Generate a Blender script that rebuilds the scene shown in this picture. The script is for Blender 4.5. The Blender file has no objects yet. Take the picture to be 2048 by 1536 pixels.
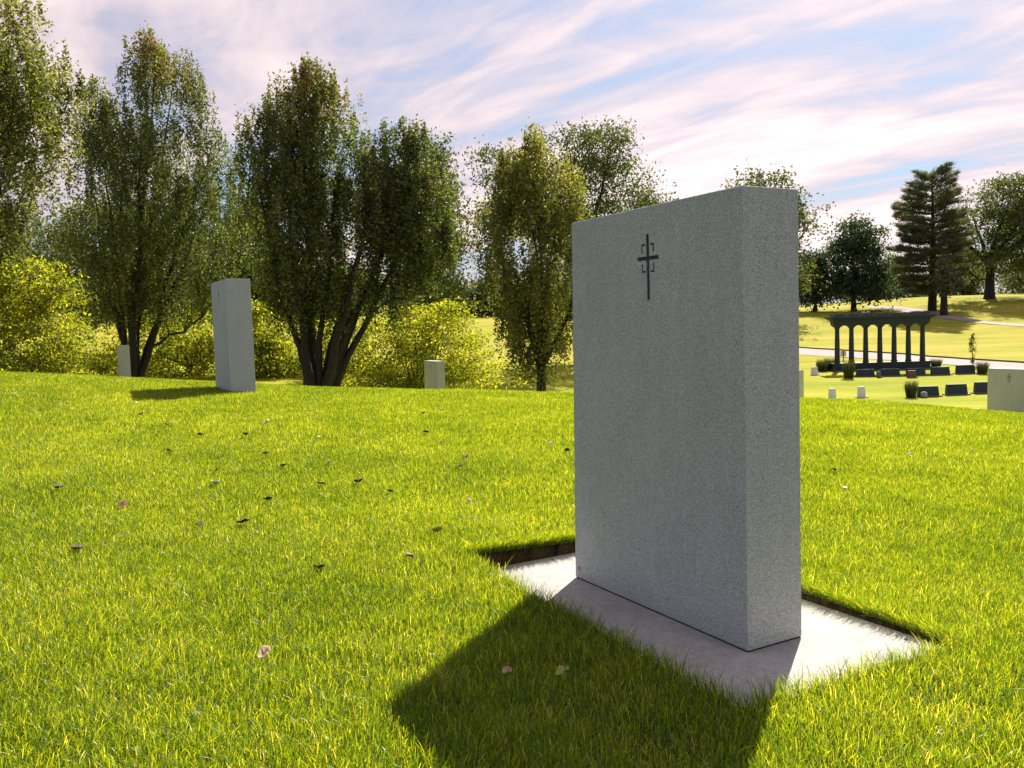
import bpy, bmesh, math, random
import numpy as np
from mathutils import Vector, Matrix

sc = bpy.context.scene
COL = sc.collection
rng = np.random.default_rng(7)
random.seed(7)

# ------------------------------------------------------------------ camera
EYE = np.array([0.0, 0.0, 1.43])
FPX = 1700.0                       # focal length in pixels of a 2048 px wide frame
ROLL = math.radians(1.8)
PITCH = math.atan(114.5 * math.cos(ROLL) / FPX)
_fwd = np.array([0, math.cos(PITCH), -math.sin(PITCH)])
_up0 = np.array([0, math.sin(PITCH), math.cos(PITCH)])
_rt0 = np.array([1.0, 0, 0])
_rt = _rt0 * math.cos(ROLL) - _up0 * math.sin(ROLL)
_up = _up0 * math.cos(ROLL) + _rt0 * math.sin(ROLL)
cam_d = bpy.data.cameras.new('camera')
cam = bpy.data.objects.new('camera', cam_d)
COL.objects.link(cam)
cam_d.sensor_width = 36.0
cam_d.lens = FPX / 2048.0 * 36.0
cam_d.clip_start = 0.05
cam_d.clip_end = 3000
m = Matrix.Identity(4)
for i in range(3):
    m[i][0] = _rt[i]; m[i][1] = _up[i]; m[i][2] = -_fwd[i]; m[i][3] = EYE[i]
cam.matrix_world = m
sc.camera = cam

# ------------------------------------------------------------------ light
SUN_AZ, SUN_EL = math.radians(25), math.radians(43)
SUN = Vector((math.sin(SUN_AZ) * math.cos(SUN_EL), math.cos(SUN_AZ) * math.cos(SUN_EL), math.sin(SUN_EL)))
sun_d = bpy.data.lights.new('sun', 'SUN')
sun_d.energy = 3.2
sun_d.angle = math.radians(0.7)
sun_d.color = (1.0, 0.91, 0.76)
sun = bpy.data.objects.new('sun', sun_d)
COL.objects.link(sun)
sun.rotation_euler = (-SUN).to_track_quat('-Z', 'Y').to_euler()

sc.view_settings.view_transform = 'Standard'
sc.view_settings.look = 'None'
sc.view_settings.gamma = 1.0
sc.view_settings.exposure = 1.87

world = bpy.data.worlds.new('World')
sc.world = world
world.use_nodes = True


class NT:
    """tiny node-tree writer"""
    def __init__(self, tree):
        self.t = tree
        tree.nodes.clear()

    def n(self, kind, **kw):
        nd = self.t.nodes.new(kind)
        for k, v in kw.items():
            setattr(nd, k, v)
        return nd

    def l(self, a, b):
        self.t.links.new(a, b)

    def math(self, op, a, b=None, clamp=False):
        nd = self.n('ShaderNodeMath', operation=op, use_clamp=clamp)
        for i, v in enumerate((a, b)):
            if v is None:
                continue
            if isinstance(v, (int, float)):
                nd.inputs[i].default_value = v
            else:
                self.l(v, nd.inputs[i])
        return nd.outputs[0]

    def mix(self, f, a, b, mode='MIX'):
        nd = self.n('ShaderNodeMix', data_type='RGBA', blend_type=mode)
        for s, v in ((0, f), (6, a), (7, b)):
            if isinstance(v, (int, float)):
                nd.inputs[s].default_value = v
            elif isinstance(v, (tuple, list)):
                nd.inputs[s].default_value = (*v[:3], 1)
            else:
                self.l(v, nd.inputs[s])
        return nd.outputs[2]

    def ramp(self, f, stops, interp='LINEAR'):
        nd = self.n('ShaderNodeValToRGB')
        cr = nd.color_ramp
        cr.interpolation = interp
        while len(cr.elements) < len(stops):
            cr.elements.new(0.5)
        for e, (p, c) in zip(cr.elements, stops):
            e.position = p
            e.color = (c, c, c, 1) if isinstance(c, (int, float)) else (*c[:3], 1)
        self.l(f, nd.inputs[0])
        return nd.outputs[0]

    def noise(self, vec, scale, detail=4, rough=0.5, dist=0.0, lac=2.0):
        nd = self.n('ShaderNodeTexNoise')
        nd.inputs['Scale'].default_value = scale
        nd.inputs['Detail'].default_value = detail
        nd.inputs['Roughness'].default_value = rough
        nd.inputs['Distortion'].default_value = dist
        nd.inputs['Lacunarity'].default_value = lac
        if vec is not None:
            self.l(vec, nd.inputs['Vector'])
        return nd.outputs[0]

    def mapping(self, vec, loc=(0, 0, 0), rot=(0, 0, 0), scale=(1, 1, 1)):
        nd = self.n('ShaderNodeMapping')
        nd.inputs['Location'].default_value = loc
        nd.inputs['Rotation'].default_value = rot
        nd.inputs['Scale'].default_value = scale
        self.l(vec, nd.inputs['Vector'])
        return nd.outputs[0]


CLOUD_OFF = (21.2, 8.65, 0.0)


def build_world():
    w = NT(world.node_tree)
    out = w.n('ShaderNodeOutputWorld')
    bg = w.n('ShaderNodeBackground')
    w.l(bg.outputs[0], out.inputs[0])
    bg.inputs['Strength'].default_value = 0.115
    sky = w.n('ShaderNodeTexSky', sky_type='NISHITA')
    sky.sun_disc = False
    sky.sun_elevation = SUN_EL
    sky.sun_rotation = SUN_AZ
    sky.air_density = 1.0
    sky.dust_density = 1.0
    sky.ozone_density = 2.0
    tc = w.n('ShaderNodeTexCoord')
    nrm = w.n('ShaderNodeVectorMath', operation='NORMALIZE')
    w.l(tc.outputs['Generated'], nrm.inputs[0])
    d = nrm.outputs[0]
    sep = w.n('ShaderNodeSeparateXYZ')
    w.l(d, sep.inputs[0])
    zc = w.math('ADD', w.math('MAXIMUM', sep.outputs[2], 0.0), 0.09)
    cmb = w.n('ShaderNodeCombineXYZ')
    w.l(w.math('DIVIDE', sep.outputs[0], zc), cmb.inputs[0])
    w.l(w.math('DIVIDE', sep.outputs[1], zc), cmb.inputs[1])
    p = cmb.outputs[0]
    # the deck of cloud is drawn out into bands along one wind direction
    r = w.mapping(p, rot=(0, 0, math.radians(-132)))
    band = w.mapping(r, loc=CLOUD_OFF, scale=(0.34, 0.95, 1))
    n_band = w.noise(band, 0.95, 8, 0.52, 0.5)
    n_big = w.noise(w.mapping(r, loc=(CLOUD_OFF[0] + 5.3, CLOUD_OFF[1] + 2.0, 0), scale=(.35, .6, 1)), 0.55, 3, 0.5, 0.2)
    n_fine = w.noise(w.mapping(r, loc=(1.0, 4.0, 0), scale=(0.5, 1.1, 1)), 2.6, 8, 0.58, 0.7)
    s = w.math('ADD', w.math('MULTIPLY', n_band, 0.62), w.math('MULTIPLY', n_big, 0.45))
    s = w.math('ADD', s, w.math('MULTIPLY', n_fine, 0.26))
    cover = w.ramp(s, [(0.525, 0.0), (0.61, 0.6), (0.71, 1.0)], 'EASE')
    thick = w.ramp(s, [(0.60, 0.0), (0.81, 1.0)], 'EASE')
    # thin cloud scatters sunlight forward: brighter towards the sun
    dot = w.n('ShaderNodeVectorMath', operation='DOT_PRODUCT')
    w.l(d, dot.inputs[0])
    dot.inputs[1].default_value = SUN
    fs = w.math('POWER', w.math('MAXIMUM', dot.outputs['Value'], 0.0), 3.0)
    base = w.mix(thick, (1.62, 1.40, 1.64), (2.95, 2.5, 2.43))
    gain = w.math('ADD', w.math('MULTIPLY', fs, 0.4), 0.8)
    gcol = w.n('ShaderNodeVectorMath', operation='SCALE')
    w.l(base, gcol.inputs[0])
    w.l(gain, gcol.inputs['Scale'])
    hz = w.ramp(sep.outputs[2], [(0.0, 0.95), (0.08, 0.75), (0.2, 0.3), (0.4, 0.0)])   # more cloud seen edge-on low down
    cov = w.math('MAXIMUM', w.math('MULTIPLY', cover, 0.97), hz)
    blue = w.mix(1.0, sky.outputs[0], (.145, .26, .315), 'MULTIPLY')
    col = w.mix(cov, blue, gcol.outputs[0])
    w.l(col, bg.inputs['Color'])


build_world()


# ------------------------------------------------------------------ pixels and terrain
def ray(px, py):
    return _fwd + _rt * (px - 1024) / FPX - _up * (py - 768) / FPX


def at(px, py, Y):
    d = ray(px, py)
    return EYE + d * (Y / d[1])


KX = np.array([-60, -30, -20, -14, -10, -7, -4, -1.5, .5, 2.5, 6, 8, 10, 14, 20, 30, 60.])
KG = np.array([3.0, 2.0, 1.5, 1.12, .85, .62, .36, .24, .155, .06, -.08, -.26, -.56, -.80, -.85, -.85, -.85])


def S(t):
    t = np.clip(t, 0, 1)
    return t * t * (3 - 2 * t)


def terrain(x, y):
    x = np.asarray(x, float); y = np.asarray(y, float)
    near = .048 - .040 * np.clip(x - 1, -6, 4)
    b = S((y - 5) / 9)
    g = sum(np.interp(x + o, KX, KG) for o in (-1.2, -.6, 0, .6, 1.2)) / 5
    z = near * (1 - b) + g * b
    z = z - 2.35 * S((y - 13) / 23) + .21 * S((y - 12) / 9) * (1 - .5 * S((x + 2) / 8))
    z = z + .75 * S((y - 44) / 18) + 5.6 * S((y - 66) / 82)
    z = z + .012 * np.sin(x * 1.9 + y * .7) * np.sin(y * 1.3 - x * .5)
    far = S((y - 40) / 20)
    z = z + far * .16 * np.sin(x * .11 + 1) * np.sin(y * .13 + x * .04)
    z = z + 1.1 * S((x - 45) / 30) * S((y - 85) / 40)
    return z


def tz(x, y):
    return float(terrain(x, y))


def hit(px, py, ymax=400):
    """where the sight line through a pixel meets the ground"""
    d = ray(px, py)
    ys = np.concatenate([np.arange(1.5, 40, .02), np.arange(40, ymax, .1)])
    P = EYE[None] + d[None] * (ys / d[1])[:, None]
    below = P[:, 2] < terrain(P[:, 0], P[:, 1])
    i = int(np.argmax(below)) if below.any() else len(ys) - 1
    return P[i]


def gp(px, Y):
    """ground point under image column px at forward distance Y"""
    k = ray(px, 700)
    x = k[0] / k[1] * Y
    return np.array([x, Y, tz(x, Y)])


# stone frame: u along the carved face, v through the thickness
U = np.array([-.486, .874]); U /= np.linalg.norm(U)
V = np.array([U[1], -U[0]])
B0 = np.array([.977, 3.565])
PL_U0, PL_U1, PL_V0, PL_V1 = -.43, 1.79, -.46, .745


def uv_of(x, y):
    dx = x - B0[0]; dy = y - B0[1]
    return dx * U[0] + dy * U[1], dx * V[0] + dy * V[1]


def plate_dist(x, y):
    """signed distance to the near plate's rectangle (negative inside)"""
    u, v = uv_of(x, y)
    du = np.maximum(PL_U0 - u, u - PL_U1)
    dv = np.maximum(PL_V0 - v, v - PL_V1)
    out = np.hypot(np.maximum(du, 0), np.maximum(dv, 0))
    return np.where((du < 0) & (dv < 0), np.maximum(du, dv), out)


# ------------------------------------------------------------------ helpers
def tag(o, label=None, cat=None, group=None, kind=None):
    if label: o['label'] = label
    if cat: o['category'] = cat
    if group: o['group'] = group
    if kind: o['kind'] = kind
    return o


def empty(name, loc, label=None, cat=None, group=None, rz=0.0):
    o = bpy.data.objects.new(name, None)
    COL.objects.link(o)
    o.location = loc
    o.rotation_euler = (0, 0, rz)
    o.empty_display_size = 0.2
    return tag(o, label, cat, group)


def link(name, me, mat, parent=None):
    o = bpy.data.objects.new(name, me)
    COL.objects.link(o)
    if mat is not None and len(me.materials) == 0:
        me.materials.append(mat)
    if parent is not None:
        o.parent = parent
    return o


def np_mesh(name, verts, tris, attrs=None, smooth=False, nv=3):
    me = bpy.data.meshes.new(name)
    verts = np.ascontiguousarray(verts, np.float32); tris = np.ascontiguousarray(tris, np.int32)
    me.vertices.add(len(verts)); me.vertices.foreach_set('co', verts.ravel())
    me.loops.add(tris.size); me.loops.foreach_set('vertex_index', tris.ravel())
    me.polygons.add(len(tris)); me.polygons.foreach_set('loop_start', np.arange(0, tris.size, nv, dtype=np.int32))
    me.update(calc_edges=True)
    if attrs:
        for k, (dom, data) in attrs.items():
            a = me.attributes.new(k, 'FLOAT', dom)
            a.data.foreach_set('value', np.ascontiguousarray(data, np.float32))
    if smooth:
        me.polygons.foreach_set('use_smooth', np.ones(len(tris), bool))
    return me


def bm_obj(name, bm, mat, parent=None, smooth=False, bevel=0.0):
    if bevel > 0:
        bmesh.ops.bevel(bm, geom=[e for e in bm.edges], offset=bevel, segments=2, affect='EDGES', profile=0.7)
    bmesh.ops.recalc_face_normals(bm, faces=bm.faces)
    me = bpy.data.meshes.new(name)
    bm.to_mesh(me); bm.free()
    if smooth:
        for p in me.polygons: p.use_smooth = True
    return link(name, me, mat, parent)


def add_box(bm, x0, x1, y0, y1, z0, z1, tx0=0, tx1=0, ty0=0, ty1=0):
    """box whose top corners are moved in by the t* amounts"""
    v = [bm.verts.new(c) for c in ((x0, y0, z0), (x1, y0, z0), (x1, y1, z0), (x0, y1, z0),
                                   (x0 + tx0, y0 + ty0, z1), (x1 - tx1, y0 + ty0, z1), (x1 - tx1, y1 - ty1, z1), (x0 + tx0, y1 - ty1, z1))]
    for f in ((0, 3, 2, 1), (4, 5, 6, 7), (0, 1, 5, 4), (1, 2, 6, 5), (2, 3, 7, 6), (3, 0, 4, 7)):
        bm.faces.new([v[i] for i in f])


def box_obj(name, dims, mat, parent=None, bevel=0.0, **kw):
    bm = bmesh.new(); add_box(bm, *dims, **kw)
    return bm_obj(name, bm, mat, parent, bevel=bevel)


def add_lathe(bm, prof, n=20, cx=0, cy=0):
    rings = []
    for r, z in prof:
        rings.append([bm.verts.new((cx + r * math.cos(2 * math.pi * i / n), cy + r * math.sin(2 * math.pi * i / n), z)) for i in range(n)])
    for a, b in zip(rings, rings[1:]):
        for i in range(n):
            bm.faces.new((a[i], a[(i + 1) % n], b[(i + 1) % n], b[i]))
    bm.faces.new(rings[0][::-1]); bm.faces.new(rings[-1])


# ------------------------------------------------------------------ materials
def new_mat(name):
    mt = bpy.data.materials.new(name); mt.use_nodes = True
    w = NT(mt.node_tree)
    out = w.n('ShaderNodeOutputMaterial')
    return mt, w, out


def granite(name, stops, rough=.75, grain=210, bump=.35, blotch=.12, spec=.3):
    mt, w, out = new_mat(name)
    tc = w.n('ShaderNodeTexCoord'); v = tc.outputs['Object']
    n1 = w.noise(v, grain, 3, .65)
    vor = w.n('ShaderNodeTexVoronoi'); vor.inputs['Scale'].default_value = grain * .8
    w.l(v, vor.inputs['Vector'])
    sepc = w.n('ShaderNodeSeparateColor'); w.l(vor.outputs['Color'], sepc.inputs[0])
    f = w.math('ADD', w.math('MULTIPLY', n1, .72), w.math('MULTIPLY', sepc.outputs[0], .28))
    c = w.ramp(f, stops)
    nb = w.noise(v, 2.3, 5, .6)
    c = w.mix(1.0, c, w.ramp(nb, [(.25, 1 - blotch), (.75, 1.0)]), 'MULTIPLY')
    st = w.noise(w.mapping(v, scale=(9, 9, .9)), 1.6, 5, .65)          # faint rain streaks
    c = w.mix(1.0, c, w.ramp(st, [(.3, 1 - blotch * .7), (.62, 1.0)]), 'MULTIPLY')
    b = w.n('ShaderNodeBsdfPrincipled')
    w.l(c, b.inputs['Base Color'])
    b.inputs['Roughness'].default_value = rough
    b.inputs['Specular IOR Level'].default_value = spec
    bp = w.n('ShaderNodeBump'); bp.inputs['Strength'].default_value = bump; bp.inputs['Distance'].default_value = .004
    w.l(n1, bp.inputs['Height']); w.l(bp.outputs[0], b.inputs['Normal'])
    w.l(b.outputs[0], out.inputs[0])
    return mt


M_granite = granite('grey granite', [(.28, (.13, .147, .142)), (.42, (.345, .378, .36)), (.55, (.515, .55, .522)), (.70, (.74, .775, .735))], grain=400, blotch=.1)
M_plate = granite('pale granite', [(.26, (.25, .235, .228)), (.45, (.41, .39, .375)), (.6, (.47, .45, .43)), (.75, (.56, .54, .52))], grain=260, bump=.25, blotch=.32)
M_dark = granite('dark granite', [(.3, (.010, .018, .027)), (.55, (.021, .036, .052)), (.75, (.050, .075, .10))], rough=.45, grain=60, bump=.1)
M_darkbase = granite('mid grey granite', [(.3, (.07, .075, .08)), (.6, (.14, .145, .15)), (.8, (.22, .22, .22))], rough=.7, grain=60)
M_white = granite('white marble', [(.3, (.62, .61, .62)), (.7, (.8, .79, .79))], grain=30, bump=.1)
M_red = granite('red granite', [(.3, (.10, .035, .04)), (.7, (.2, .08, .085))], grain=60, rough=.4)


def plain(name, col, rough=.8, noise_scale=None, amt=.3):
    mt, w, out = new_mat(name)
    b = w.n('ShaderNodeBsdfPrincipled')
    b.inputs['Roughness'].default_value = rough
    if noise_scale:
        tc = w.n('ShaderNodeTexCoord')
        nz = w.noise(tc.outputs['Object'], noise_scale, 6, .6)
        c = w.mix(w.ramp(nz, [(.3, 0.0), (.7, 1.0)]), tuple(x * (1 - amt) for x in col), tuple(min(1, x * (1 + amt)) for x in col))
        w.l(c, b.inputs['Base Color'])
        bp = w.n('ShaderNodeBump'); bp.inputs['Strength'].default_value = .4; bp.inputs['Distance'].default_value = .02
        w.l(nz, bp.inputs['Height']); w.l(bp.outputs[0], b.inputs['Normal'])
    else:
        b.inputs['Base Color'].default_value = (*col, 1)
    w.l(b.outputs[0], out.inputs[0])
    return mt


M_carve = plain('carved recess', (.028, .04, .045), .8, 60, .2)
M_joint = plain('setting joint', (.012, .012, .013), .9)
M_bark = plain('bark', (.022, .018, .015), .9, 7, .45)
M_asphalt = plain('pale asphalt', (.25, .205, .195), .9, 1.2, .12)
M_kerb = plain('dark kerb stone', (.12, .10, .09), .9, 3, .2)  # the kerb stone's own dark brown, mottled all over
M_sign = plain('pale yellow sign board', (.62, .55, .36), .6)
M_post = plain('sign post', (.05, .05, .05), .6)
M_basket = plain('grey stone block', (.22, .23, .25), .8, 20, .2)


def leafy(name, stops, patchy=0, trans=.5, gloss=.03, rough=.5, tcol=1.25, ty=(1.0, 1.0, .55), refl=(1, 1, 1)):
    """foliage: the fibre colour is the leaf's own, half of the light goes through"""
    mt, w, out = new_mat(name)
    at_ = w.n('ShaderNodeAttribute'); at_.attribute_name = 'tint'
    fac = at_.outputs['Fac']
    if patchy:
        geo = w.n('ShaderNodeNewGeometry')
        pn = w.math('ADD', w.noise(geo.outputs['Position'], 1.1, 4, .6), w.math('MULTIPLY', w.noise(geo.outputs['Position'], .28, 3, .5), .8))
        fac = w.math('ADD', fac, w.math('MULTIPLY', w.math('SUBTRACT', pn, .9), patchy), True)
    c = w.ramp(fac, stops)
    df = w.n('ShaderNodeBsdfDiffuse'); w.l(w.mix(1.0, c, refl, 'MULTIPLY'), df.inputs[0])
    tr = w.n('ShaderNodeBsdfTranslucent')
    tc = w.mix(1.0, c, tuple(v * tcol for v in ty), 'MULTIPLY')
    w.l(tc, tr.inputs[0])
    mx = w.n('ShaderNodeMixShader'); mx.inputs[0].default_value = trans
    w.l(df.outputs[0], mx.inputs[1]); w.l(tr.outputs[0], mx.inputs[2])
    gl = w.n('ShaderNodeBsdfGlossy'); gl.inputs['Roughness'].default_value = rough
    gl.inputs[0].default_value = (1, 1, .95, 1)
    mg = w.n('ShaderNodeMixShader'); mg.inputs[0].default_value = gloss
    w.l(mx.outputs[0], mg.inputs[1]); w.l(gl.outputs[0], mg.inputs[2])
    w.l(mg.outputs[0], out.inputs[0])
    return mt


M_grass = leafy('lawn blades', [(0, (.045, .080, .008)), (.35, (.11, .168, .013)), (.7, (.27, .29, .020)), (.9, (.40, .36, .05)), (1, (.55, .46, .2))], trans=.5, gloss=.03, rough=.38, tcol=2.9, ty=(1.0, .97, .22), refl=(.58, .76, .6), patchy=.5)
M_pear = leafy('pear leaves', [(0, (.030, .045, .015)), (.45, (.075, .095, .024)), (.75, (.16, .155, .036)), (.95, (.24, .19, .05)), (1, (.22, .09, .05))], trans=.42, gloss=.03, rough=.4, tcol=2.1, ty=(.84, 1, .5))
M_shrub = leafy('yellow green leaves', [(0, (.05, .075, .010)), (.5, (.15, .17, .016)), (1, (.34, .31, .03))], trans=.58, gloss=.025, tcol=2.6, ty=(1, .98, .32))
M_oak = leafy('dark green leaves', [(0, (.022, .036, .014)), (.5, (.055, .075, .020)), (1, (.14, .145, .032))], trans=.45, gloss=.03, tcol=2.0)
M_teal = leafy('blue green leaves', [(0, (.016, .034, .022)), (.5, (.034, .060, .030)), (1, (.08, .10, .035))], trans=.42, gloss=.03, tcol=1.8)
M_pine = leafy('pine needles', [(0, (.04, .055, .034)), (.5, (.085, .10, .05)), (1, (.19, .175, .08))], trans=.3, gloss=.04, tcol=1.6)
M_gold = leafy('golden green leaves', [(0, (.034, .046, .014)), (.5, (.10, .112, .026)), (1, (.26, .215, .05))], trans=.48, gloss=.03, tcol=2.1, ty=(.93, 1, .45))
M_tuft = leafy('ornamental grass', [(0, (.016, .028, .014)), (.6, (.04, .06, .025)), (1, (.09, .10, .04))], trans=.35, gloss=.05)


def ground_mat():
    mt, w, out = new_mat('lawn ground')
    geo = w.n('ShaderNodeNewGeometry'); P = geo.outputs['Position']
    sp = w.n('ShaderNodeSeparateXYZ'); w.l(P, sp.inputs[0])
    soil = w.n('ShaderNodeAttribute'); soil.attribute_name = 'soil'
    thatch = w.ramp(w.noise(P, 40, 5, .7), [(.3, (.022, .028, .008)), (.7, (.07, .075, .018))])
    # far mown grass: sun-bleached bands and greener patches
    n1 = w.noise(w.mapping(P, scale=(.06, .28, .2)), 1.0, 5, .55, .6)
    n2 = w.noise(P, 2.6, 8, .75)
    n3 = w.noise(w.mapping(P, scale=(.8, 2.6, 1)), 3.0, 6, .7)
    f = w.math('ADD', w.math('ADD', w.math('MULTIPLY', n1, .62), w.math('MULTIPLY', n2, .22)), w.math('MULTIPLY', n3, .18))
    dry = w.ramp(f, [(.36, (.17, .20, .012)), (.5, (.27, .265, .02)), (.62, (.36, .295, .055)), (.72, (.44, .34, .12))])
    green = w.ramp(f, [(.36, (.17, .22, .012)), (.55, (.30, .31, .018)), (.72, (.42, .37, .04))])
    fy = w.ramp(w.math('MULTIPLY', sp.outputs[1], .01), [(.52, 0.0), (.68, 1.0)])
    lawn = w.mix(fy, green, dry)
    near = w.ramp(w.math('MULTIPLY', sp.outputs[1], .01), [(.17, 0.0), (.27, 1.0)])
    c = w.mix(near, thatch, lawn)
    sc_ = w.ramp(w.noise(P, 55, 6, .75), [(.3, (.030, .018, .012)), (.6, (.085, .05, .03)), (.75, (.16, .10, .06))])
    c = w.mix(soil.outputs['Fac'], c, sc_)
    b = w.n('ShaderNodeBsdfPrincipled')
    w.l(c, b.inputs['Base Color'])
    b.inputs['Roughness'].default_value = .95
    b.inputs['Specular IOR Level'].default_value = .1
    bp = w.n('ShaderNodeBump'); bp.inputs['Strength'].default_value = .8; bp.inputs['Distance'].default_value = .06
    w.l(w.math('ADD', n2, w.noise(P, 14, 4, .7)), bp.inputs['Height']); w.l(bp.outputs[0], b.inputs['Normal'])
    w.l(b.outputs[0], out.inputs[0])
    return mt


# ------------------------------------------------------------------ ground
def grid_lines(lo, hi, dlo, dhi, step, growth, cap):
    a = list(np.arange(dlo, dhi + 1e-6, step))
    s = step; x = dhi
    while x < hi:
        s = min(s * growth, cap if x < 160 else 60); x += s; a.append(x)
    s = step; x = dlo; pre = []
    while x > lo:
        s = min(s * growth, cap if x > -160 else 60); x -= s; pre.append(x)
    return np.array(pre[::-1] + a)


gx = grid_lines(-700, 700, -.45, 2.15, .036, 1.13, 2.6)
gy = grid_lines(-60, 900, 2.5, 5.65, .036, 1.10, 2.2)
X, Y = np.meshgrid(gx, gy)
Z = terrain(X, Y)
pdist = plate_dist(X, Y)
rag = .014 * np.sin(X * 31 + Y * 17) + .012 * np.sin(X * 57 - Y * 43) + rng.normal(size=X.shape) * .008
sink = S((.030 + rag - pdist) / .035)
Z = Z * (1 - sink) + np.minimum(Z, -.05) * sink
soil = S((.06 + rag - pdist) / .03)
nX, nY = len(gx), len(gy)
idx = np.arange(nX * nY).reshape(nY, nX)
quads = np.stack([idx[:-1, :-1], idx[:-1, 1:], idx[1:, 1:], idx[1:, :-1]], -1).reshape(-1, 4)
me = np_mesh('ground', np.stack([X.ravel(), Y.ravel(), Z.ravel()], 1), quads, {'soil': ('POINT', soil.ravel())}, smooth=True, nv=4)
ground = link('ground', me, ground_mat())
tag(ground, 'rolling mown cemetery lawn with bleached bands on the far slope', 'lawn', kind='structure')


def strip(name, left, right, mat, label, cat, lift=.03, n=60):
    """a road laid on the ground between two edge lines (lists of ground xy)"""
    def resample(L):
        L = np.array(L, float)[:, :2]
        s = np.concatenate([[0], np.cumsum(np.hypot(*np.diff(L, axis=0).T))]); t = np.linspace(0, s[-1], n)
        return np.stack([np.interp(t, s, L[:, 0]), np.interp(t, s, L[:, 1])], 1)
    a, b = resample(left), resample(right)
    rows = []
    for k in np.linspace(0, 1, 7):
        q = a * (1 - k) + b * k
        rows.append(np.column_stack([q, terrain(q[:, 0], q[:, 1]) + lift]))
    vv = np.concatenate(rows)
    ii = np.arange(7 * n).reshape(7, n)
    qd = np.stack([ii[:-1, :-1], ii[1:, :-1], ii[1:, 1:], ii[:-1, 1:]], -1).reshape(-1, 4)
    o = link(name, np_mesh(name, vv, qd, smooth=True, nv=4), mat)
    return tag(o, label, cat, kind='structure')


road_far = [gp(1500, 90), gp(1603, 84), gp(1700, 79), gp(1800, 74), gp(1900, 68), gp(2000, 63), gp(2150, 57)]
road_near = [gp(1500, 82), gp(1603, 77), gp(1700, 72.5), gp(1800, 67.5), gp(1900, 62), gp(2000, 57.5), gp(2150, 52)]
strip('road', road_far, road_near, M_asphalt, 'pale pinkish road running behind the dark colonnade', 'road')
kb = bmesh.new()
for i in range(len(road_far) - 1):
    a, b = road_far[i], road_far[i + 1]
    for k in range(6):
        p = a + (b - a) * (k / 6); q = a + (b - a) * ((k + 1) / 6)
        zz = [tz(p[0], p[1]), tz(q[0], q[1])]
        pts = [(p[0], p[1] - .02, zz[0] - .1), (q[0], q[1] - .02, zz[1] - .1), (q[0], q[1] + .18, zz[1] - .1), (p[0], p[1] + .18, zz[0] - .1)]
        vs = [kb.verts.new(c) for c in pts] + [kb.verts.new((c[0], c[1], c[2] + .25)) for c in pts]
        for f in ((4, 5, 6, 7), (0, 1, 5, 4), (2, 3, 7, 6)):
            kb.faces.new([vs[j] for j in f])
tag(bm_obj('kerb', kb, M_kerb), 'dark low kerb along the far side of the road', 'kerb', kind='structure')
pathL = [hit(1735, 612.5), hit(1790, 613), hit(1845, 619), hit(1890, 629), hit(1975, 643.5), hit(2070, 651)]
pathR = [hit(1735, 616), hit(1770, 618), hit(1820, 626), hit(1880, 637), hit(1975, 648.5), hit(2070, 656)]
strip('path', pathL, pathR, M_asphalt, 'pale path curving over the hill behind the colonnade', 'path', lift=.05)


# ------------------------------------------------------------------ granite slabs
def local(u, v, w):
    return Vector((u * U[0] + v * V[0], u * U[1] + v * V[1], w))


SW, ST, SH = 1.341, .329, 1.985


def cross_rects():
    """carved cross on the face, (u0,u1,w0,w1): long upright, crossbar, four corner brackets"""
    cu, top, bot = .630, 1.853, 1.538
    bar = 1.738
    r = [(cu - .0115, cu + .0115, bot, top), (cu - .082, cu + .082, bar - .0095, bar + .0095)]
    a, b = .042, .050      # bracket upright, u range either side of the centre
    br = []
    for s in (-1, 1):
        u0, u1 = sorted((cu + s * .038, cu + s * .049))
        h0, h1 = sorted((cu + s * .0185, cu + s * .049))
        br.append((u0, u1, bar + .026, bar + .070)); br.append((h0, h1, bar + .0605, bar + .070))
        br.append((u0, u1, bar - .068, bar - .026)); br.append((h0, h1, bar - .068, bar - .0585))
    return r + br


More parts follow.
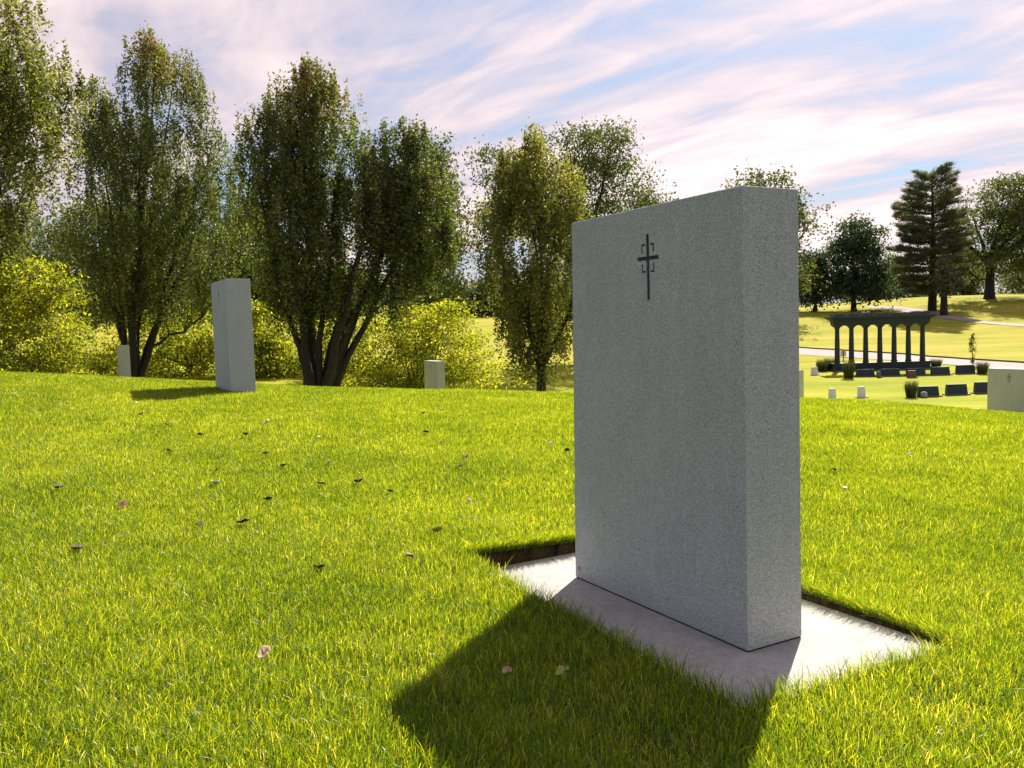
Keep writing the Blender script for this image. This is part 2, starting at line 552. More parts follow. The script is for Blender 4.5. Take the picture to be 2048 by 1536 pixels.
def slab_mesh(taper=.055, ST=ST):
    """the stone: bevelled block, one side leaning in, a joint at the foot, the cross cut in"""
    bm = bmesh.new()
    c = {}
    for u, un in ((0, 0), (SW, 1)):
        for v in (0, ST):
            for w_ in (.006, SH):
                uu = u - (taper if (un and w_ > 1) else 0)
                c[(un, v, w_)] = bm.verts.new(local(uu, v, w_))
    z0, z1 = .006, SH
    for f in (((0, 0, z0), (0, 0, z1), (1, 0, z1), (1, 0, z0)), ((0, ST, z0), (1, ST, z0), (1, ST, z1), (0, ST, z1)),
              ((0, 0, z0), (0, ST, z0), (0, ST, z1), (0, 0, z1)), ((1, 0, z0), (1, 0, z1), (1, ST, z1), (1, ST, z0)),
              ((0, 0, z1), (0, ST, z1), (1, ST, z1), (1, 0, z1)), ((0, 0, z0), (1, 0, z0), (1, ST, z0), (0, ST, z0))):
        bm.faces.new([c[k] for k in f])
    bmesh.ops.recalc_face_normals(bm, faces=bm.faces)
    bmesh.ops.bevel(bm, geom=list(bm.edges), offset=.006, segments=2, affect='EDGES', profile=.6)
    me = bpy.data.meshes.new('slab'); bm.to_mesh(me); bm.free()
    me.materials.append(M_granite)
    cb = bmesh.new()
    rc = cross_rects()

    def cut(b, u0, u1, w0, w1, v0, v1):
        vs = [b.verts.new(local(*q)) for q in ((u0, v0, w0), (u1, v0, w0), (u1, v1, w0), (u0, v1, w0), (u0, v0, w1), (u1, v0, w1), (u1, v1, w1), (u0, v1, w1))]
        for f in ((0, 3, 2, 1), (4, 5, 6, 7), (0, 1, 5, 4), (1, 2, 6, 5), (2, 3, 7, 6), (3, 0, 4, 7)):
            b.faces.new([vs[i] for i in f])
    for i, r in enumerate(rc):
        cut(cb, *r, -.02, .012 + .0007 * i)
    bmesh.ops.recalc_face_normals(cb, faces=cb.faces)
    mc = bpy.data.meshes.new('cutter'); cb.to_mesh(mc); cb.free()
    so = bpy.data.objects.new('slab_tmp', me); co = bpy.data.objects.new('cut_tmp', mc)
    COL.objects.link(so); COL.objects.link(co)
    md = so.modifiers.new('b', 'BOOLEAN'); md.object = co; md.operation = 'DIFFERENCE'; md.solver = 'EXACT'; md.use_self = True
    dg = bpy.context.evaluated_depsgraph_get()
    res = bpy.data.meshes.new_from_object(so.evaluated_get(dg))
    bpy.data.objects.remove(so); bpy.data.objects.remove(co)
    # dark infill lying in the bottom of the grooves
    fb = bmesh.new()
    for i, r in enumerate(rc):
        e = .0006
        cut(fb, r[0] + e, r[1] - e, r[2] + e, r[3] - e, .0055 + .0002 * i, .0135 + .0002 * i)
    bmesh.ops.recalc_face_normals(fb, faces=fb.faces)
    mf = bpy.data.meshes.new('carved_cross'); fb.to_mesh(mf); fb.free()
    mf.materials.append(M_carve)
    jb = bmesh.new()
    cut(jb, .004, SW - .004, 0, .009, .004, ST - .004)
    mj = bpy.data.meshes.new('joint'); jb.to_mesh(mj); jb.free(); mj.materials.append(M_joint)
    return res, mf, mj


slab_me, cross_me, joint_me = slab_mesh()
ST2 = .42
slab2_me, cross2_me, joint2_me = slab_mesh(.03, ST2)


def plate_mesh():
    bm = bmesh.new()
    vs = [bm.verts.new(local(u, v, w)) for w in (-.14, -.0) for u, v in ((PL_U0, PL_V0), (PL_U1, PL_V0), (PL_U1, PL_V1), (PL_U0, PL_V1))]
    for f in ((0, 3, 2, 1), (4, 5, 6, 7), (0, 1, 5, 4), (1, 2, 6, 5), (2, 3, 7, 6), (3, 0, 4, 7)):
        bm.faces.new([vs[i] for i in f])
    bmesh.ops.recalc_face_normals(bm, faces=bm.faces)
    bmesh.ops.bevel(bm, geom=list(bm.edges), offset=.008, segments=2, affect='EDGES')
    me = bpy.data.meshes.new('plate'); bm.to_mesh(me); bm.free(); me.materials.append(M_plate)
    return me


plate_me = plate_mesh()


def stone(loc, label, plate_label=None, plate_sink=.0, far_kind=False):
    t = empty('granite_monument', loc, label, 'monument', 'tall grey granite slabs carved with a cross')
    link('slab', slab2_me if far_kind else slab_me, None, t)
    link('carved_cross', cross_me, None, t)
    link('setting_joint', joint_me, None, t)
    if plate_label:
        p = link('base_plate', plate_me, None)
        p.location = Vector(loc) - Vector((0, 0, plate_sink))
        tag(p, plate_label, 'base plate', 'pale granite plates under the slabs')
    return t


main = stone((B0[0], B0[1], 0), 'large grey granite slab in the foreground on a pale square plate',
             'pale pinkish granite plate set in the grass under the foreground slab')
# small oval maker's stamp low on the carved face
mk = bmesh.new()
for (ru, rw, cu, cw) in ((.0085, .0115, SW - .042, .065), (.0045, .0045, SW - .042, .070), (.004, .0035, SW - .042, .0595)):
    n = 22
    ro = [[mk.verts.new(local(cu + (ru + o) * math.cos(2 * math.pi * i / n), vv, cw + (rw + o) * math.sin(2 * math.pi * i / n))) for i in range(n)] for o, vv in ((.0, .0003), (.0006, -.0012), (-.0012, -.0012), (-.0018, .0003))]
    for a, b in zip(ro, ro[1:]):
        for i in range(n):
            mk.faces.new((a[i], a[(i + 1) % n], b[(i + 1) % n], b[i]))
tag(bm_obj('maker_mark', mk, M_darkbase, main), 'small oval stamp carved low in the corner')


def put_stone(px_a, Y, which, label, plate=None, dz=-.02, wide=True):
    """stand a slab so that its corner 'which' (u,v) lies under image column px_a at distance Y"""
    k = ray(px_a, 700)
    x = k[0] / k[1] * Y
    off = local(which[0], which[1], 0)
    bx, by = x - off.x, Y - off.y
    zs = [tz(bx + local(u, v, 0).x, by + local(u, v, 0).y) for u in (0, SW) for v in (0, ST2)]
    z = min(zs) + dz
    return stone((bx, by, z), label, plate, 0.0, wide), (bx, by, z)


S450, P450 = put_stone(457, 14.4, (0, 0), 'tall grey granite slab on the lawn casting a shadow to its left')
S240, P240 = put_stone(238.5, 38.0, (0, 0), 'small far granite slab before the leftmost multi-stemmed tree trunk')
S870, P870 = put_stone(873, 33.5, (0, 0), 'small granite slab on the crest before the broad yellow green shrub', wide=False)
S1975, P1975 = put_stone(1974, 27.0, (SW, 0), 'granite slab cut off by the right edge, below the dark headstones', dz=-.05)
S1607, P1607 = put_stone(1607, 29.0, (0, ST2), 'granite slab almost hidden behind the right edge of the large slab')


def flat_marker(px, py, wu, wv, label, lift=.012):
    p = hit(px, py)
    bm = bmesh.new()
    add_box(bm, -wu / 2, wu / 2, -wv / 2, wv / 2, -.1, lift, tx0=.01, tx1=.01, ty0=.01, ty1=.01)
    o = bm_obj('flat_marker', bm, M_plate, bevel=.003)
    o.location = (p[0], p[1], p[2]); o.rotation_euler = (0, 0, math.atan2(V[1], V[0]))
    return tag(o, label, 'grave marker')


flat_marker(719, 778, .55, .9, 'flat pale marker lying on the crest between tree trunk and small slab', lift=.10)
flat_marker(1935, 818, 1.15, .3, 'flat pale plate in the grass left of the cut-off slab', lift=.02).rotation_euler = (0, 0, -.1)


# ------------------------------------------------------------------ colonnade
CX, CY = at(1760, 730, 60)[:2]
CZ = tz(CX, CY) - .05
col_t = empty('colonnade', (CX, CY, CZ), 'dark stone colonnade of seven columns carrying a heavy beam', 'colonnade')
HB = .62                      # top of the base wall
box_obj('step', (-3.55, 3.5, -.95, .55, -.25, .13), M_darkbase, col_t, bevel=.012)
bm = bmesh.new()
add_box(bm, -3.38, 3.36, -.42, .42, .132, HB - .1)
add_box(bm, -3.46, 3.44, -.48, .48, HB - .0975, HB)
add_box(bm, -3.46, 3.44, -.48, .48, .131, .24)
bm_obj('base_wall', bm, M_dark, col_t)
HC = HB + 2.60
for i in range(7):
    x = -3.02 + i * 1.004
    bm = bmesh.new()
    prof = [(.22, HB + .002), (.22, HB + .06), (.19, HB + .10), (.19, HB + .14)]
    prof += [(.182 - .036 * (k / 8) ** 1.6, HB + .14 + k / 8 * 2.2) for k in range(9)]
    add_lathe(bm, prof, 18, x, 0)
    c = bm_obj('column', bm, M_dark, col_t)
    bm = bmesh.new()
    add_lathe(bm, [(.148, HB + 2.341), (.17, HB + 2.36), (.148, HB + 2.39), (.165, HB + 2.448)], 18, x, 0)
    add_box(bm, x - .165, x + .165, -.18, .18, HB + 2.45, HB + 2.55)
    add_box(bm, x - .25, x + .25, -.26, .26, HB + 2.552, HC + .03)
    bm_obj('capital', bm, M_dark, c)
bm = bmesh.new()
add_box(bm, -3.36, 3.36, -.3, .3, HC + .032, HC + .16)
add_box(bm, -3.40, 3.40, -.33, .33, HC + .162, HC + .36)
bm_obj('architrave', bm, M_dark, col_t)
bm = bmesh.new()
steps = [(3.44, .36, .362, .42), (3.50, .44, .422, .48), (3.60, .54, .482, .56), (3.68, .62, .562, .66)]
for hx, hy, a, b in steps:
    add_box(bm, -hx, hx, -hy, hy, HC + a, HC + b)
bm_obj('cornice', bm, M_dark, col_t)
for i in range(7):
    x = -3.02 + i * 1.004
    box_obj('roof_block', (x - .36, x + .36, -.52, .52, HC + .662, HC + .84), M_dark, col_t, tx0=.05, tx1=.05, ty0=.1, ty1=.1)


# ------------------------------------------------------------------ headstones
def headstone(px0, px1, Y, hh, mat, base_mat, label, name='headstone', group=None, taper=.04, bw=.10, th=.26, slant=.08, bh=.12):
    a, b = gp(px0, Y), gp(px1, Y)
    w_ = b[0] - a[0]
    c = (a + b) / 2
    z = min(tz(a[0], Y - .3), tz(b[0], Y - .3)) - .03
    t = empty(name, (c[0], Y, z), label, 'headstone', group)
    box_obj('tablet', (-w_ / 2, w_ / 2, -th / 2, th / 2, bh, hh), mat, t, bevel=.008, tx0=taper, tx1=taper, ty0=slant, ty1=.02)
    box_obj('plinth', (-w_ / 2 - bw, w_ / 2 + bw, -th / 2 - .12, th / 2 + .1, -.15, bh - .002), base_mat, t, bevel=.01)
    return t


G2, G1, GW = 'dark headstones in front of the colonnade', 'dark headstones in the nearer row', 'white headstones on the lower lawn'
headstone(1712, 1748, 56, .55, M_dark, M_darkbase, 'dark wide headstone, leftmost in the row below the colonnade', group=G2)
headstone(1762, 1799, 56, .55, M_dark, M_darkbase, 'dark wide headstone, second from left below the colonnade', group=G2)
headstone(1813, 1849, 56, .55, M_dark, M_darkbase, 'dark headstone behind the small reddish headstone', group=G2)
headstone(1862, 1899, 56, .60, M_dark, M_darkbase, 'dark headstone just right of the colonnade end', group=G2)
headstone(1912, 1949, 56.3, .64, M_dark, M_darkbase, 'dark headstone before the pale road, rightmost of its row', group=G2)
headstone(1815, 1832, 55.0, .52, M_red, M_darkbase, 'small reddish granite headstone below the colonnade', bw=.02)
headstone(1755, 1761, 55.4, .46, M_darkbase, M_darkbase, 'narrow grey headstone between two dark ones below the colonnade', taper=.01, bw=.02)
headstone(1835, 1877, 46, .62, M_dark, M_darkbase, 'dark headstone beside the upright grass tuft, nearer row', group=G1)
headstone(1892, 1934, 46.4, .65, M_dark, M_darkbase, 'dark headstone in the middle of the nearer row of three', group=G1)
headstone(1949, 1991, 46.8, .68, M_dark, M_darkbase, 'dark headstone of the nearer row, partly hidden by the cut-off slab', group=G1)
headstone(1657, 1671, 46, .62, M_white, M_white, 'white headstone on the lower lawn, left of a matching pair', group=GW, bw=.09, taper=.035)
headstone(1715, 1730, 46.5, .64, M_white, M_white, 'white headstone on the lower lawn, right of a matching pair', group=GW, bw=.09, taper=.035)
headstone(1622, 1635, 57.5, .60, M_white, M_white, 'white headstone standing alone beside the large slab', group=GW, bw=.06, taper=.03)
bb = bmesh.new()
add_lathe(bb, [(.14, 0), (.19, .1), (.17, .26), (.10, .33)], 9)
pb = gp(1849, 45.5)
o = bm_obj('stone_urn', bb, M_basket); o.location = (pb[0], 45.55, tz(pb[0], 45.55) - .01)
tag(o, 'small grey urn at the foot of a dark headstone', 'urn')

# sign boards, posts, little far markers
def sign(px, Y, w_, h0, h1, label):
    p = gp(px, Y)
    t = empty('sign', (p[0], Y, p[2]), label, 'sign')
    box_obj('post', (-.03, .03, -.03, .03, -.1, h1), M_post, t)
    box_obj('board', (-w_ / 2, w_ / 2, .032, .06, h0, h1 - .03), M_sign, t, bevel=.004)
sign(1687, 70, .5, .35, .85, 'pale yellow sign board on a post seen between two columns')
box = box_obj('marker_post', (-.18, .18, -.12, .12, -.1, .45), M_asphalt, bevel=.02, tx0=.03, tx1=.03)
p = gp(1637, 62); box.location = tuple(p); tag(box, 'low pinkish marker left of the colonnade by the road', 'marker')
for px, lab, mt, hh in ((1711, 'dark topped little urn on the far hill above the colonnade', M_dark, 1.0), (1727, 'tiny pale stone on the far hill, left of two', M_white, .55), (1736, 'tiny pale stone on the far hill, right of two', M_white, .6)):
    p = gp(px, 116)
    t = empty('far_memorial', tuple(p), lab, 'memorial')
    box_obj('pedestal', (-.22, .22, -.22, .22, -.1, hh * .6), M_asphalt, t, tx0=.05, tx1=.05, ty0=.05, ty1=.05)
    bm = bmesh.new(); add_lathe(bm, [(.1, hh * .6 + .002), (.3, hh * .8), (.26, hh), (.05, hh * 1.12)], 8)
    bm_obj('urn', bm, mt, t)


# ------------------------------------------------------------------ trees
class Tubes:
    def __init__(self):
        self.v = []; self.f = []; self.n = 0

    def add(self, pts, rad, sides=5):
        pts = np.asarray(pts, float); rad = np.asarray(rad, float)
        tn = np.gradient(pts, axis=0); tn /= np.linalg.norm(tn, axis=1)[:, None] + 1e-9
        ref = np.array([1.0, 0, 0]) if abs(tn[0][0]) < .8 else np.array([0, 1.0, 0])
        a = np.cross(tn, ref); a /= np.linalg.norm(a, axis=1)[:, None] + 1e-9
        b = np.cross(tn, a)
        th = np.arange(sides) * 2 * math.pi / sides
        ring = pts[:, None] + rad[:, None, None] * (a[:, None] * np.cos(th)[None, :, None] + b[:, None] * np.sin(th)[None, :, None])
        k = len(pts)
        ii = self.n + np.arange(k * sides).reshape(k, sides)
        nx = np.roll(ii, -1, 1)
        self.v.append(ring.reshape(-1, 3))
        self.f.append(np.stack([ii[:-1], nx[:-1], nx[1:], ii[1:]], -1).reshape(-1, 4))
        self.n += k * sides

    def mesh(self, name):
        return np_mesh(name, np.concatenate(self.v), np.concatenate(self.f), smooth=True, nv=4)


def bez(p0, p1, p2, n):
    t = np.linspace(0, 1, n)[:, None]
    return (1 - t) ** 2 * p0 + 2 * t * (1 - t) * p1 + t * t * p2


def leaf_mesh(name, pos, size, tint, R, aspect=.55, droop=.35, up=0.0):
    """one folded diamond (two triangles) for each leaf"""
    n = len(pos)
    d = R.normal(size=(n, 3)); d[:, 2] += up - droop
    d /= np.linalg.norm(d, axis=1)[:, None]
    q = R.normal(size=(n, 3)); s = np.cross(d, q); s /= np.linalg.norm(s, axis=1)[:, None] + 1e-9
    nn = np.cross(d, s)
    L = size[:, None]
    w_ = L * aspect * .5
    v0 = pos - d * L * .5
    v1 = pos + s * w_ + nn * L * .1
    v2 = pos + d * L * .5
    v3 = pos - s * w_ + nn * L * .1
    verts = np.stack([v0, v1, v2, v3], 1).reshape(-1, 3)
    b = np.arange(n)[:, None] * 4
    tris = np.concatenate([b + np.array([0, 1, 2]), b + np.array([0, 2, 3])], 1).reshape(-1, 3)
    return np_mesh(name, verts, tris, {'tint': ('FACE', np.repeat(tint, 2))})


def sample_env(lobes, n, R, shell=.6, gap=.0):
    if gap <= 0:
        return sample_env_(lobes, n, R, shell)
    P = sample_env_(lobes, int(n * 1.45), R, shell)
    H_ = P[:, 2].max(); k = 7.0 / H_ * 3.0; ph = R.random(6) * 6.28
    f = np.sin(P[:, 0] * k + ph[0] + 1.5 * np.sin(P[:, 2] * k * .5 + ph[3])) + np.sin(P[:, 1] * k + ph[1]) + np.sin(P[:, 2] * k * .8 + ph[2] + P[:, 0] * k * .4)
    f += .7 * (np.sin(P[:, 0] * k * 2.3 + ph[4]) + np.sin(P[:, 2] * k * 1.9 + ph[5]))
    return P[np.argsort(-f + R.normal(size=len(P)) * 1.6 / (gap + .01) * .5)[:n]]


def sample_env_(lobes, n, R, shell=.6):
    """points in crown lobes; a lobe is rows (h, left, right, depth factor)"""
    areas = []
    for lb, dk in lobes:
        a = np.array(lb); a = a[np.argsort(a[:, 0])]
        areas.append(np.trapz(np.maximum(a[:, 2] - a[:, 1], .05), a[:, 0]))
    areas = np.array(areas); pr = areas / areas.sum()
    out = []
    for (lb, dk), k in zip(lobes, R.multinomial(n, pr)):
        a = np.array(lb); a = a[np.argsort(a[:, 0])]
        hs = np.linspace(a[0, 0], a[-1, 0], 200)
        l = np.interp(hs, a[:, 0], a[:, 1]); r = np.interp(hs, a[:, 0], a[:, 2])
        wgt = np.maximum(r - l, .05); cdf = np.cumsum(wgt) / wgt.sum()
        i = np.searchsorted(cdf, R.random(k)).clip(0, 199)
        h = hs[i] + R.normal(size=k) * .05
        ang = R.random(k) * 2 * math.pi
        rr = R.random(k) ** shell
        hw = (r[i] - l[i]) / 2
        wob = 1 + .12 * np.sin(h * 2.1 + ang * 3) + .10 * np.sin(h * 4.3 - ang * 5)
        hw = hw * 1.07
        out.append(np.stack([(l[i] + r[i]) / 2 + hw * rr * wob * np.cos(ang), hw * dk * rr * wob * np.sin(ang), h], 1))
    return np.concatenate(out)


def make_tree(name, label, base, lobes, leaf_mat, seed, kind='oak', clusters=500, per=40, leaf=.16, trunk_r=.3, fork=.25,
              stems=5, sig=(.4, .4, .35), cat='tree', group=None, shell=.6, upright=.0, second=60, base_spread=.0, sides=7, bare=1.0, droop=.35, plume=1.0, gap=.0):
    R = np.random.default_rng(seed)
    t = empty(name, tuple(base), label, cat, group)
    C = sample_env(lobes, clusters, R, shell, gap)
    H = C[:, 2].max()
    hmin = C[:, 2].min()
    tb = Tubes()
    nodes = []; nrad = []
    # trunk
    fz = fork * H
    if fork > 0.05:
        k = 7
        tp = np.stack([np.cumsum(R.normal(size=k) * .03 * trunk_r * 3), np.cumsum(R.normal(size=k) * .03 * trunk_r * 3), np.linspace(-.5, fz, k)], 1)
        tp[:2, :2] = 0
        rr = trunk_r * (1.0 - .25 * np.linspace(0, 1, k)); rr[0] *= 1.35; rr[1] *= 1.12
        tb.add(tp, rr, 9)
        start = tp[-1]
        nodes.append(tp[3:]); nrad.append(rr[3:])
    else:
        start = np.zeros(3)
    # main stems to spread-out high targets
    hi = C[C[:, 2] > hmin + .55 * (H - hmin)]
    tg = [hi[np.argmax(hi[:, 2])]]
    for _ in range(stems - 1):
        dd = np.min([np.hypot(hi[:, 0] - q[0], hi[:, 1] - q[1]) for q in tg], axis=0)
        tg.append(hi[np.argmax(dd * (1 - .1 * R.random(len(hi))))])
    for q in tg:
        q = q * np.array([.86, .86, .93])
        a = R.random() * 6.28
        s0 = start + np.array([math.cos(a), math.sin(a), 0]) * base_spread * R.random()
        if base_spread > 0:
            s0 = np.array([np.sign(q[0]) * min(abs(q[0]) * .06, base_spread), q[1] * .05, -.4])
        lt = R.uniform(.2, .52) if upright > .5 else .45
        mid = s0 + (q - s0) * np.array([lt, lt, R.uniform(.36, .5)])
        pth = bez(s0, mid, q, 15)
        pth[2:] += np.cumsum(R.normal(size=(13, 3)) * np.array([.085, .085, .03]) * (H / 12), axis=0) * .6
        r0 = trunk_r * (.58 if fork < .05 else .40 if fork < .12 else .62) * R.uniform(.75, 1.1)
        rd = r0 * (1 - np.linspace(0, 1, 15) ** .8 * .9)
        tb.add(pth, rd, sides)
        nodes.append(pth[3:]); nrad.append(rd[3:])
    N = np.concatenate(nodes); NR = np.concatenate(nrad)

    def attach(c, N, NR, pen):
        dv = c[None] - N
        hd = np.hypot(dv[:, 0], dv[:, 1]); cost = np.sqrt((dv ** 2).sum(1)) + pen * np.maximum(0, .75 * hd - dv[:, 2])
        return int(np.argmin(cost))
    pen = .4 + upright
    pick = C[R.choice(len(C), min(second, len(C)), replace=False)]
    for c in pick[np.argsort(pick[:, 2])]:
        i = attach(c, N, NR, pen)
        p0 = N[i]; dv = c - p0
        mid = p0 + dv * np.array([.62, .62, .32 - .0 * upright]) if upright > .3 else p0 + dv * .5 + np.array([0, 0, .12 * np.hypot(dv[0], dv[1])])
        pth = bez(p0, mid, c, 8)
        pth[1:-1] += R.normal(size=(6, 3)) * .03 * np.linalg.norm(dv)
        r0 = min(NR[i] * .6, .012 + .022 * np.linalg.norm(dv)) * bare
        rd = r0 * (1 - np.linspace(0, 1, 8) * .75)
        tb.add(pth, rd, 5)
        N = np.concatenate([N, pth[2:]]); NR = np.concatenate([NR, rd[2:]])
    L = []; T = []
    for c in C:
        i = attach(c, N, NR, pen)
        p0 = N[i]; dv = c - p0; ln = np.linalg.norm(dv)
        pth = bez(p0, p0 + dv * np.array([.6, .6, .4]), c, 3)
        rd = min(NR[i] * .6, .008 + .012 * ln) * (1 - np.linspace(0, 1, 3) * .7)
        tb.add(pth, np.maximum(rd, .004), 3)
        k = max(4, int(per * R.uniform(.55, 1.45)))
        kk = k // 4
        sg = np.array(sig) * R.uniform(.7, 1.25)
        if upright > .5:
            t_ = R.beta(1.3, 1.5, size=k - kk)
            wdt = (1.15 - t_)[:, None] * sg
            wdt[:, 2] = .08
            L.append(c + R.normal(size=(k - kk, 3)) * wdt + np.array([0, 0, 1]) * ((t_ * 1.75 - 1.4) * plume * R.uniform(.7, 1.2))[:, None])
        else:
            L.append(c + R.normal(size=(k - kk, 3)) * sg)
        tt = R.uniform(.45, 1.0, size=kk)[:, None]
        L.append(p0 + dv * tt + R.normal(size=(kk, 3)) * sg * .5)
        off = R.normal() * .13
        if upright > .5:
            off += .30 * float(S((c[2] / H - .72) / .28))          # bronze young leaves at the top
        T.append(np.clip(R.beta(2.2, 2.6, size=k) + off, 0, 1))
    L = np.concatenate(L); T = np.concatenate(T)
    sz = leaf * R.uniform(.65, 1.35, size=len(L))
    link('trunk', tb.mesh('trunk'), M_bark, t)
    link('crown', leaf_mesh('crown', L, sz, T, R, droop=droop), leaf_mat, t)
    return t


def px_tree(px, Y, rows_list, zoff=0.0):
    """base point and crown lobes in metres from rows (py, px_left, px_right) at distance Y"""
    b = gp(px, Y); b[2] += zoff
    out = []
    for rows, dk in rows_list:
        rr = []
        for (y, l, r) in rows:
            pl, pr = at(l, y, Y), at(r, y, Y)
            rr.append(((pl[2] + pr[2]) / 2 - b[2], pl[0] - b[0], pr[0] - b[0]))
        out.append((rr, dk))
    return b, out


PEAR = dict(kind='pear', fork=0.0, upright=.8, sig=(.155, .155, .42), leaf=.130, gap=.5, shell=.55, group='upright multi-stemmed pear trees')
b, lb = px_tree(-90, 31, [([(-80, -150, 10), (0, -230, 78), (60, -240, 88), (100, -250, 128), (170, -250, 138), (250, -250, 112), (330, -250, 100), (400, -240, 72), (470, -220, 40), (505, -190, 5)], .8)])
make_tree('pear_tree', 'golden leaved tree cut off by the left edge of the picture', b, lb, M_gold, 11, clusters=1150, per=80, trunk_r=.2, stems=5, base_spread=.25, **PEAR)
b, lb = px_tree(258, 42, [([(66, 285, 308), (90, 258, 345), (130, 246, 398), (175, 240, 420), (230, 215, 428), (300, 165, 475), (380, 142, 500), (450, 135, 505), (520, 155, 500), (570, 180, 480), (615, 210, 440)], .8),
                          ([(150, 175, 205), (190, 155, 235), (260, 150, 230), (330, 145, 230)], .9)])
make_tree('pear_tree', 'dark multi-stemmed tree rising behind the leftmost small slab', b, lb, M_pear, 112, clusters=1200, per=80, trunk_r=.40, stems=10, base_spread=.3, **PEAR)
b, lb = px_tree(625, 36, [([(132, 595, 640), (165, 550, 688), (205, 500, 702), (260, 490, 735), (330, 488, 770), (420, 492, 790), (500, 500, 780), (560, 530, 750), (620, 555, 700)], .8),
                          ([(250, 775, 850), (285, 758, 878), (340, 740, 898), (420, 730, 912), (490, 720, 905), (550, 720, 870), (600, 720, 810)], .8)])
make_tree('pear_tree', 'widest dark multi-stemmed tree, right of the slab with the shadow', b, lb, M_pear, 113, clusters=1500, per=84, trunk_r=.44, stems=11, base_spread=.26, **PEAR)
b, lb = px_tree(1080, 34, [([(262, 1028, 1085), (285, 1008, 1112), (330, 985, 1145), (400, 962, 1178), (480, 950, 1190), (560, 960, 1186), (620, 978, 1176), (670, 1005, 1155), (715, 1045, 1115)], .85)])
PD = dict(PEAR); PD['fork'] = .16
make_tree('pear_tree', 'narrow golden green tree with a single trunk beside the large slab', b, lb, M_gold, 14, clusters=680, per=76, trunk_r=.24, stems=7, **PD)

# spreading trees behind the pears
OAK = dict(gap=.5, group='spreading trees behind the pear trees')
b, lb = px_tree(1185, 62, [([(242, 1150, 1215), (262, 1110, 1262), (300, 1085, 1285), (345, 1100, 1275), (380, 1120, 1300), (402, 1120, 1332), (450, 1120, 1300), (520, 1110, 1300), (600, 1120, 1290)], .8),
                           ([(292, 985, 1030), (320, 948, 1040), (350, 948, 1060), (400, 960, 1090), (470, 945, 1090)], .8)])
make_tree('oak_tree', 'open crowned oak standing up behind the narrow tree and large slab', b, lb, M_oak, 21, clusters=420, per=60, leaf=.23, trunk_r=.5, fork=.35, sig=(.62, .62, .42), stems=7, **OAK)
b, lb = px_tree(330, 60, [([(405, 120, 300), (450, 90, 470), (520, 95, 520), (580, 120, 520), (640, 150, 500)], .6)])
make_tree('oak_tree', 'dark spreading tree behind the stems of the leftmost multi-stemmed tree', b, lb, M_oak, 22, clusters=520, per=56, leaf=.26, trunk_r=.5, fork=.3, sig=(.62, .62, .4), stems=7, **OAK)
b, lb = px_tree(850, 56, [([(285, 855, 885), (330, 840, 902), (400, 820, 928), (470, 800, 943), (540, 780, 930), (600, 780, 935), (640, 790, 935)], .8)])
make_tree('oak_tree', 'dark green tree edging out right behind the widest tree', b, lb, M_oak, 23, clusters=300, per=46, leaf=.24, trunk_r=.4, fork=.3, sig=(.5, .5, .4), stems=6, **OAK)
b, lb = px_tree(510, 62, [([(400, 478, 515), (440, 450, 545), (520, 440, 575), (600, 470, 580), (640, 480, 580)], .9)])
make_tree('oak_tree', 'dark green tree in the gap between the two multi-stemmed trees', b, lb, M_oak, 24, clusters=280, per=60, leaf=.26, trunk_r=.35, fork=.3, sig=(.5, .5, .4), stems=5, **OAK)
b, lb = px_tree(20, 64, [([(420, -60, 60), (470, -120, 130), (540, -150, 170), (600, -150, 200), (660, -140, 200)], .8)])
make_tree('oak_tree', 'dark tree behind the yellow green maple at the left edge', b, lb, M_oak, 25, clusters=240, per=50, leaf=.28, trunk_r=.45, fork=.3, sig=(.6, .6, .4), stems=6, **OAK)

# yellow green shrubs
SH = dict(gap=.8, group='yellow green shrubs below the pear trees', cat='shrub', droop=.1)
b, lb = px_tree(-40, 47, [([(512, -30, 40), (535, -60, 115), (570, -80, 145), (610, -80, 158), (645, -80, 165), (670, -60, 120)], .8)])
make_tree('maple_tree', 'bright yellow green maple reaching in from the left edge', b, lb, M_shrub, 31, clusters=260, per=60, leaf=.2, trunk_r=.2, fork=.2, sig=(.42, .42, .18), stems=6, group='yellow green shrubs below the pear trees', droop=.1)
b, lb = px_tree(70, 45, [([(640, 20, 130), (690, -60, 225), (725, -80, 245), (752, -80, 245)], .7)])
make_tree('shrub', 'low yellow green shrub below the maple at the left edge', b, lb, M_shrub, 32, clusters=210, per=60, leaf=.17, trunk_r=.12, fork=0.0, sig=(.36, .36, .18), stems=7, base_spread=.2, **SH)
b, lb = px_tree(378, 47, [([(592, 300, 430), (640, 255, 480), (700, 215, 520), (740, 215, 540), (768, 230, 540)], .7)])
make_tree('shrub', 'wide olive green shrub between the far left slab and the shadow casting slab', b, lb, M_shrub, 33, clusters=300, per=58, leaf=.17, trunk_r=.2, fork=.1, sig=(.38, .38, .2), stems=8, **SH)
b, lb = px_tree(535, 48, [([(606, 490, 525), (640, 480, 560), (690, 478, 590), (735, 480, 608), (775, 490, 600)], .9)])
make_tree('shrub', 'bright yellow shrub directly right of the slab with the shadow', b, lb, M_shrub, 34, clusters=170, per=66, leaf=.17, trunk_r=.12, fork=0.0, sig=(.36, .36, .2), stems=6, base_spread=.2, **SH)
b, lb = px_tree(832, 41, [([(600, 870, 915), (625, 770, 930), (660, 715, 955), (705, 690, 995), (750, 690, 1018), (785, 700, 1010)], .8)])
make_tree('shrub', 'broad yellow green shrub behind the small slab on the crest', b, lb, M_shrub, 35, clusters=440, per=60, leaf=.14, trunk_r=.16, fork=0.0, sig=(.36, .36, .16), stems=9, base_spread=.35, **SH)

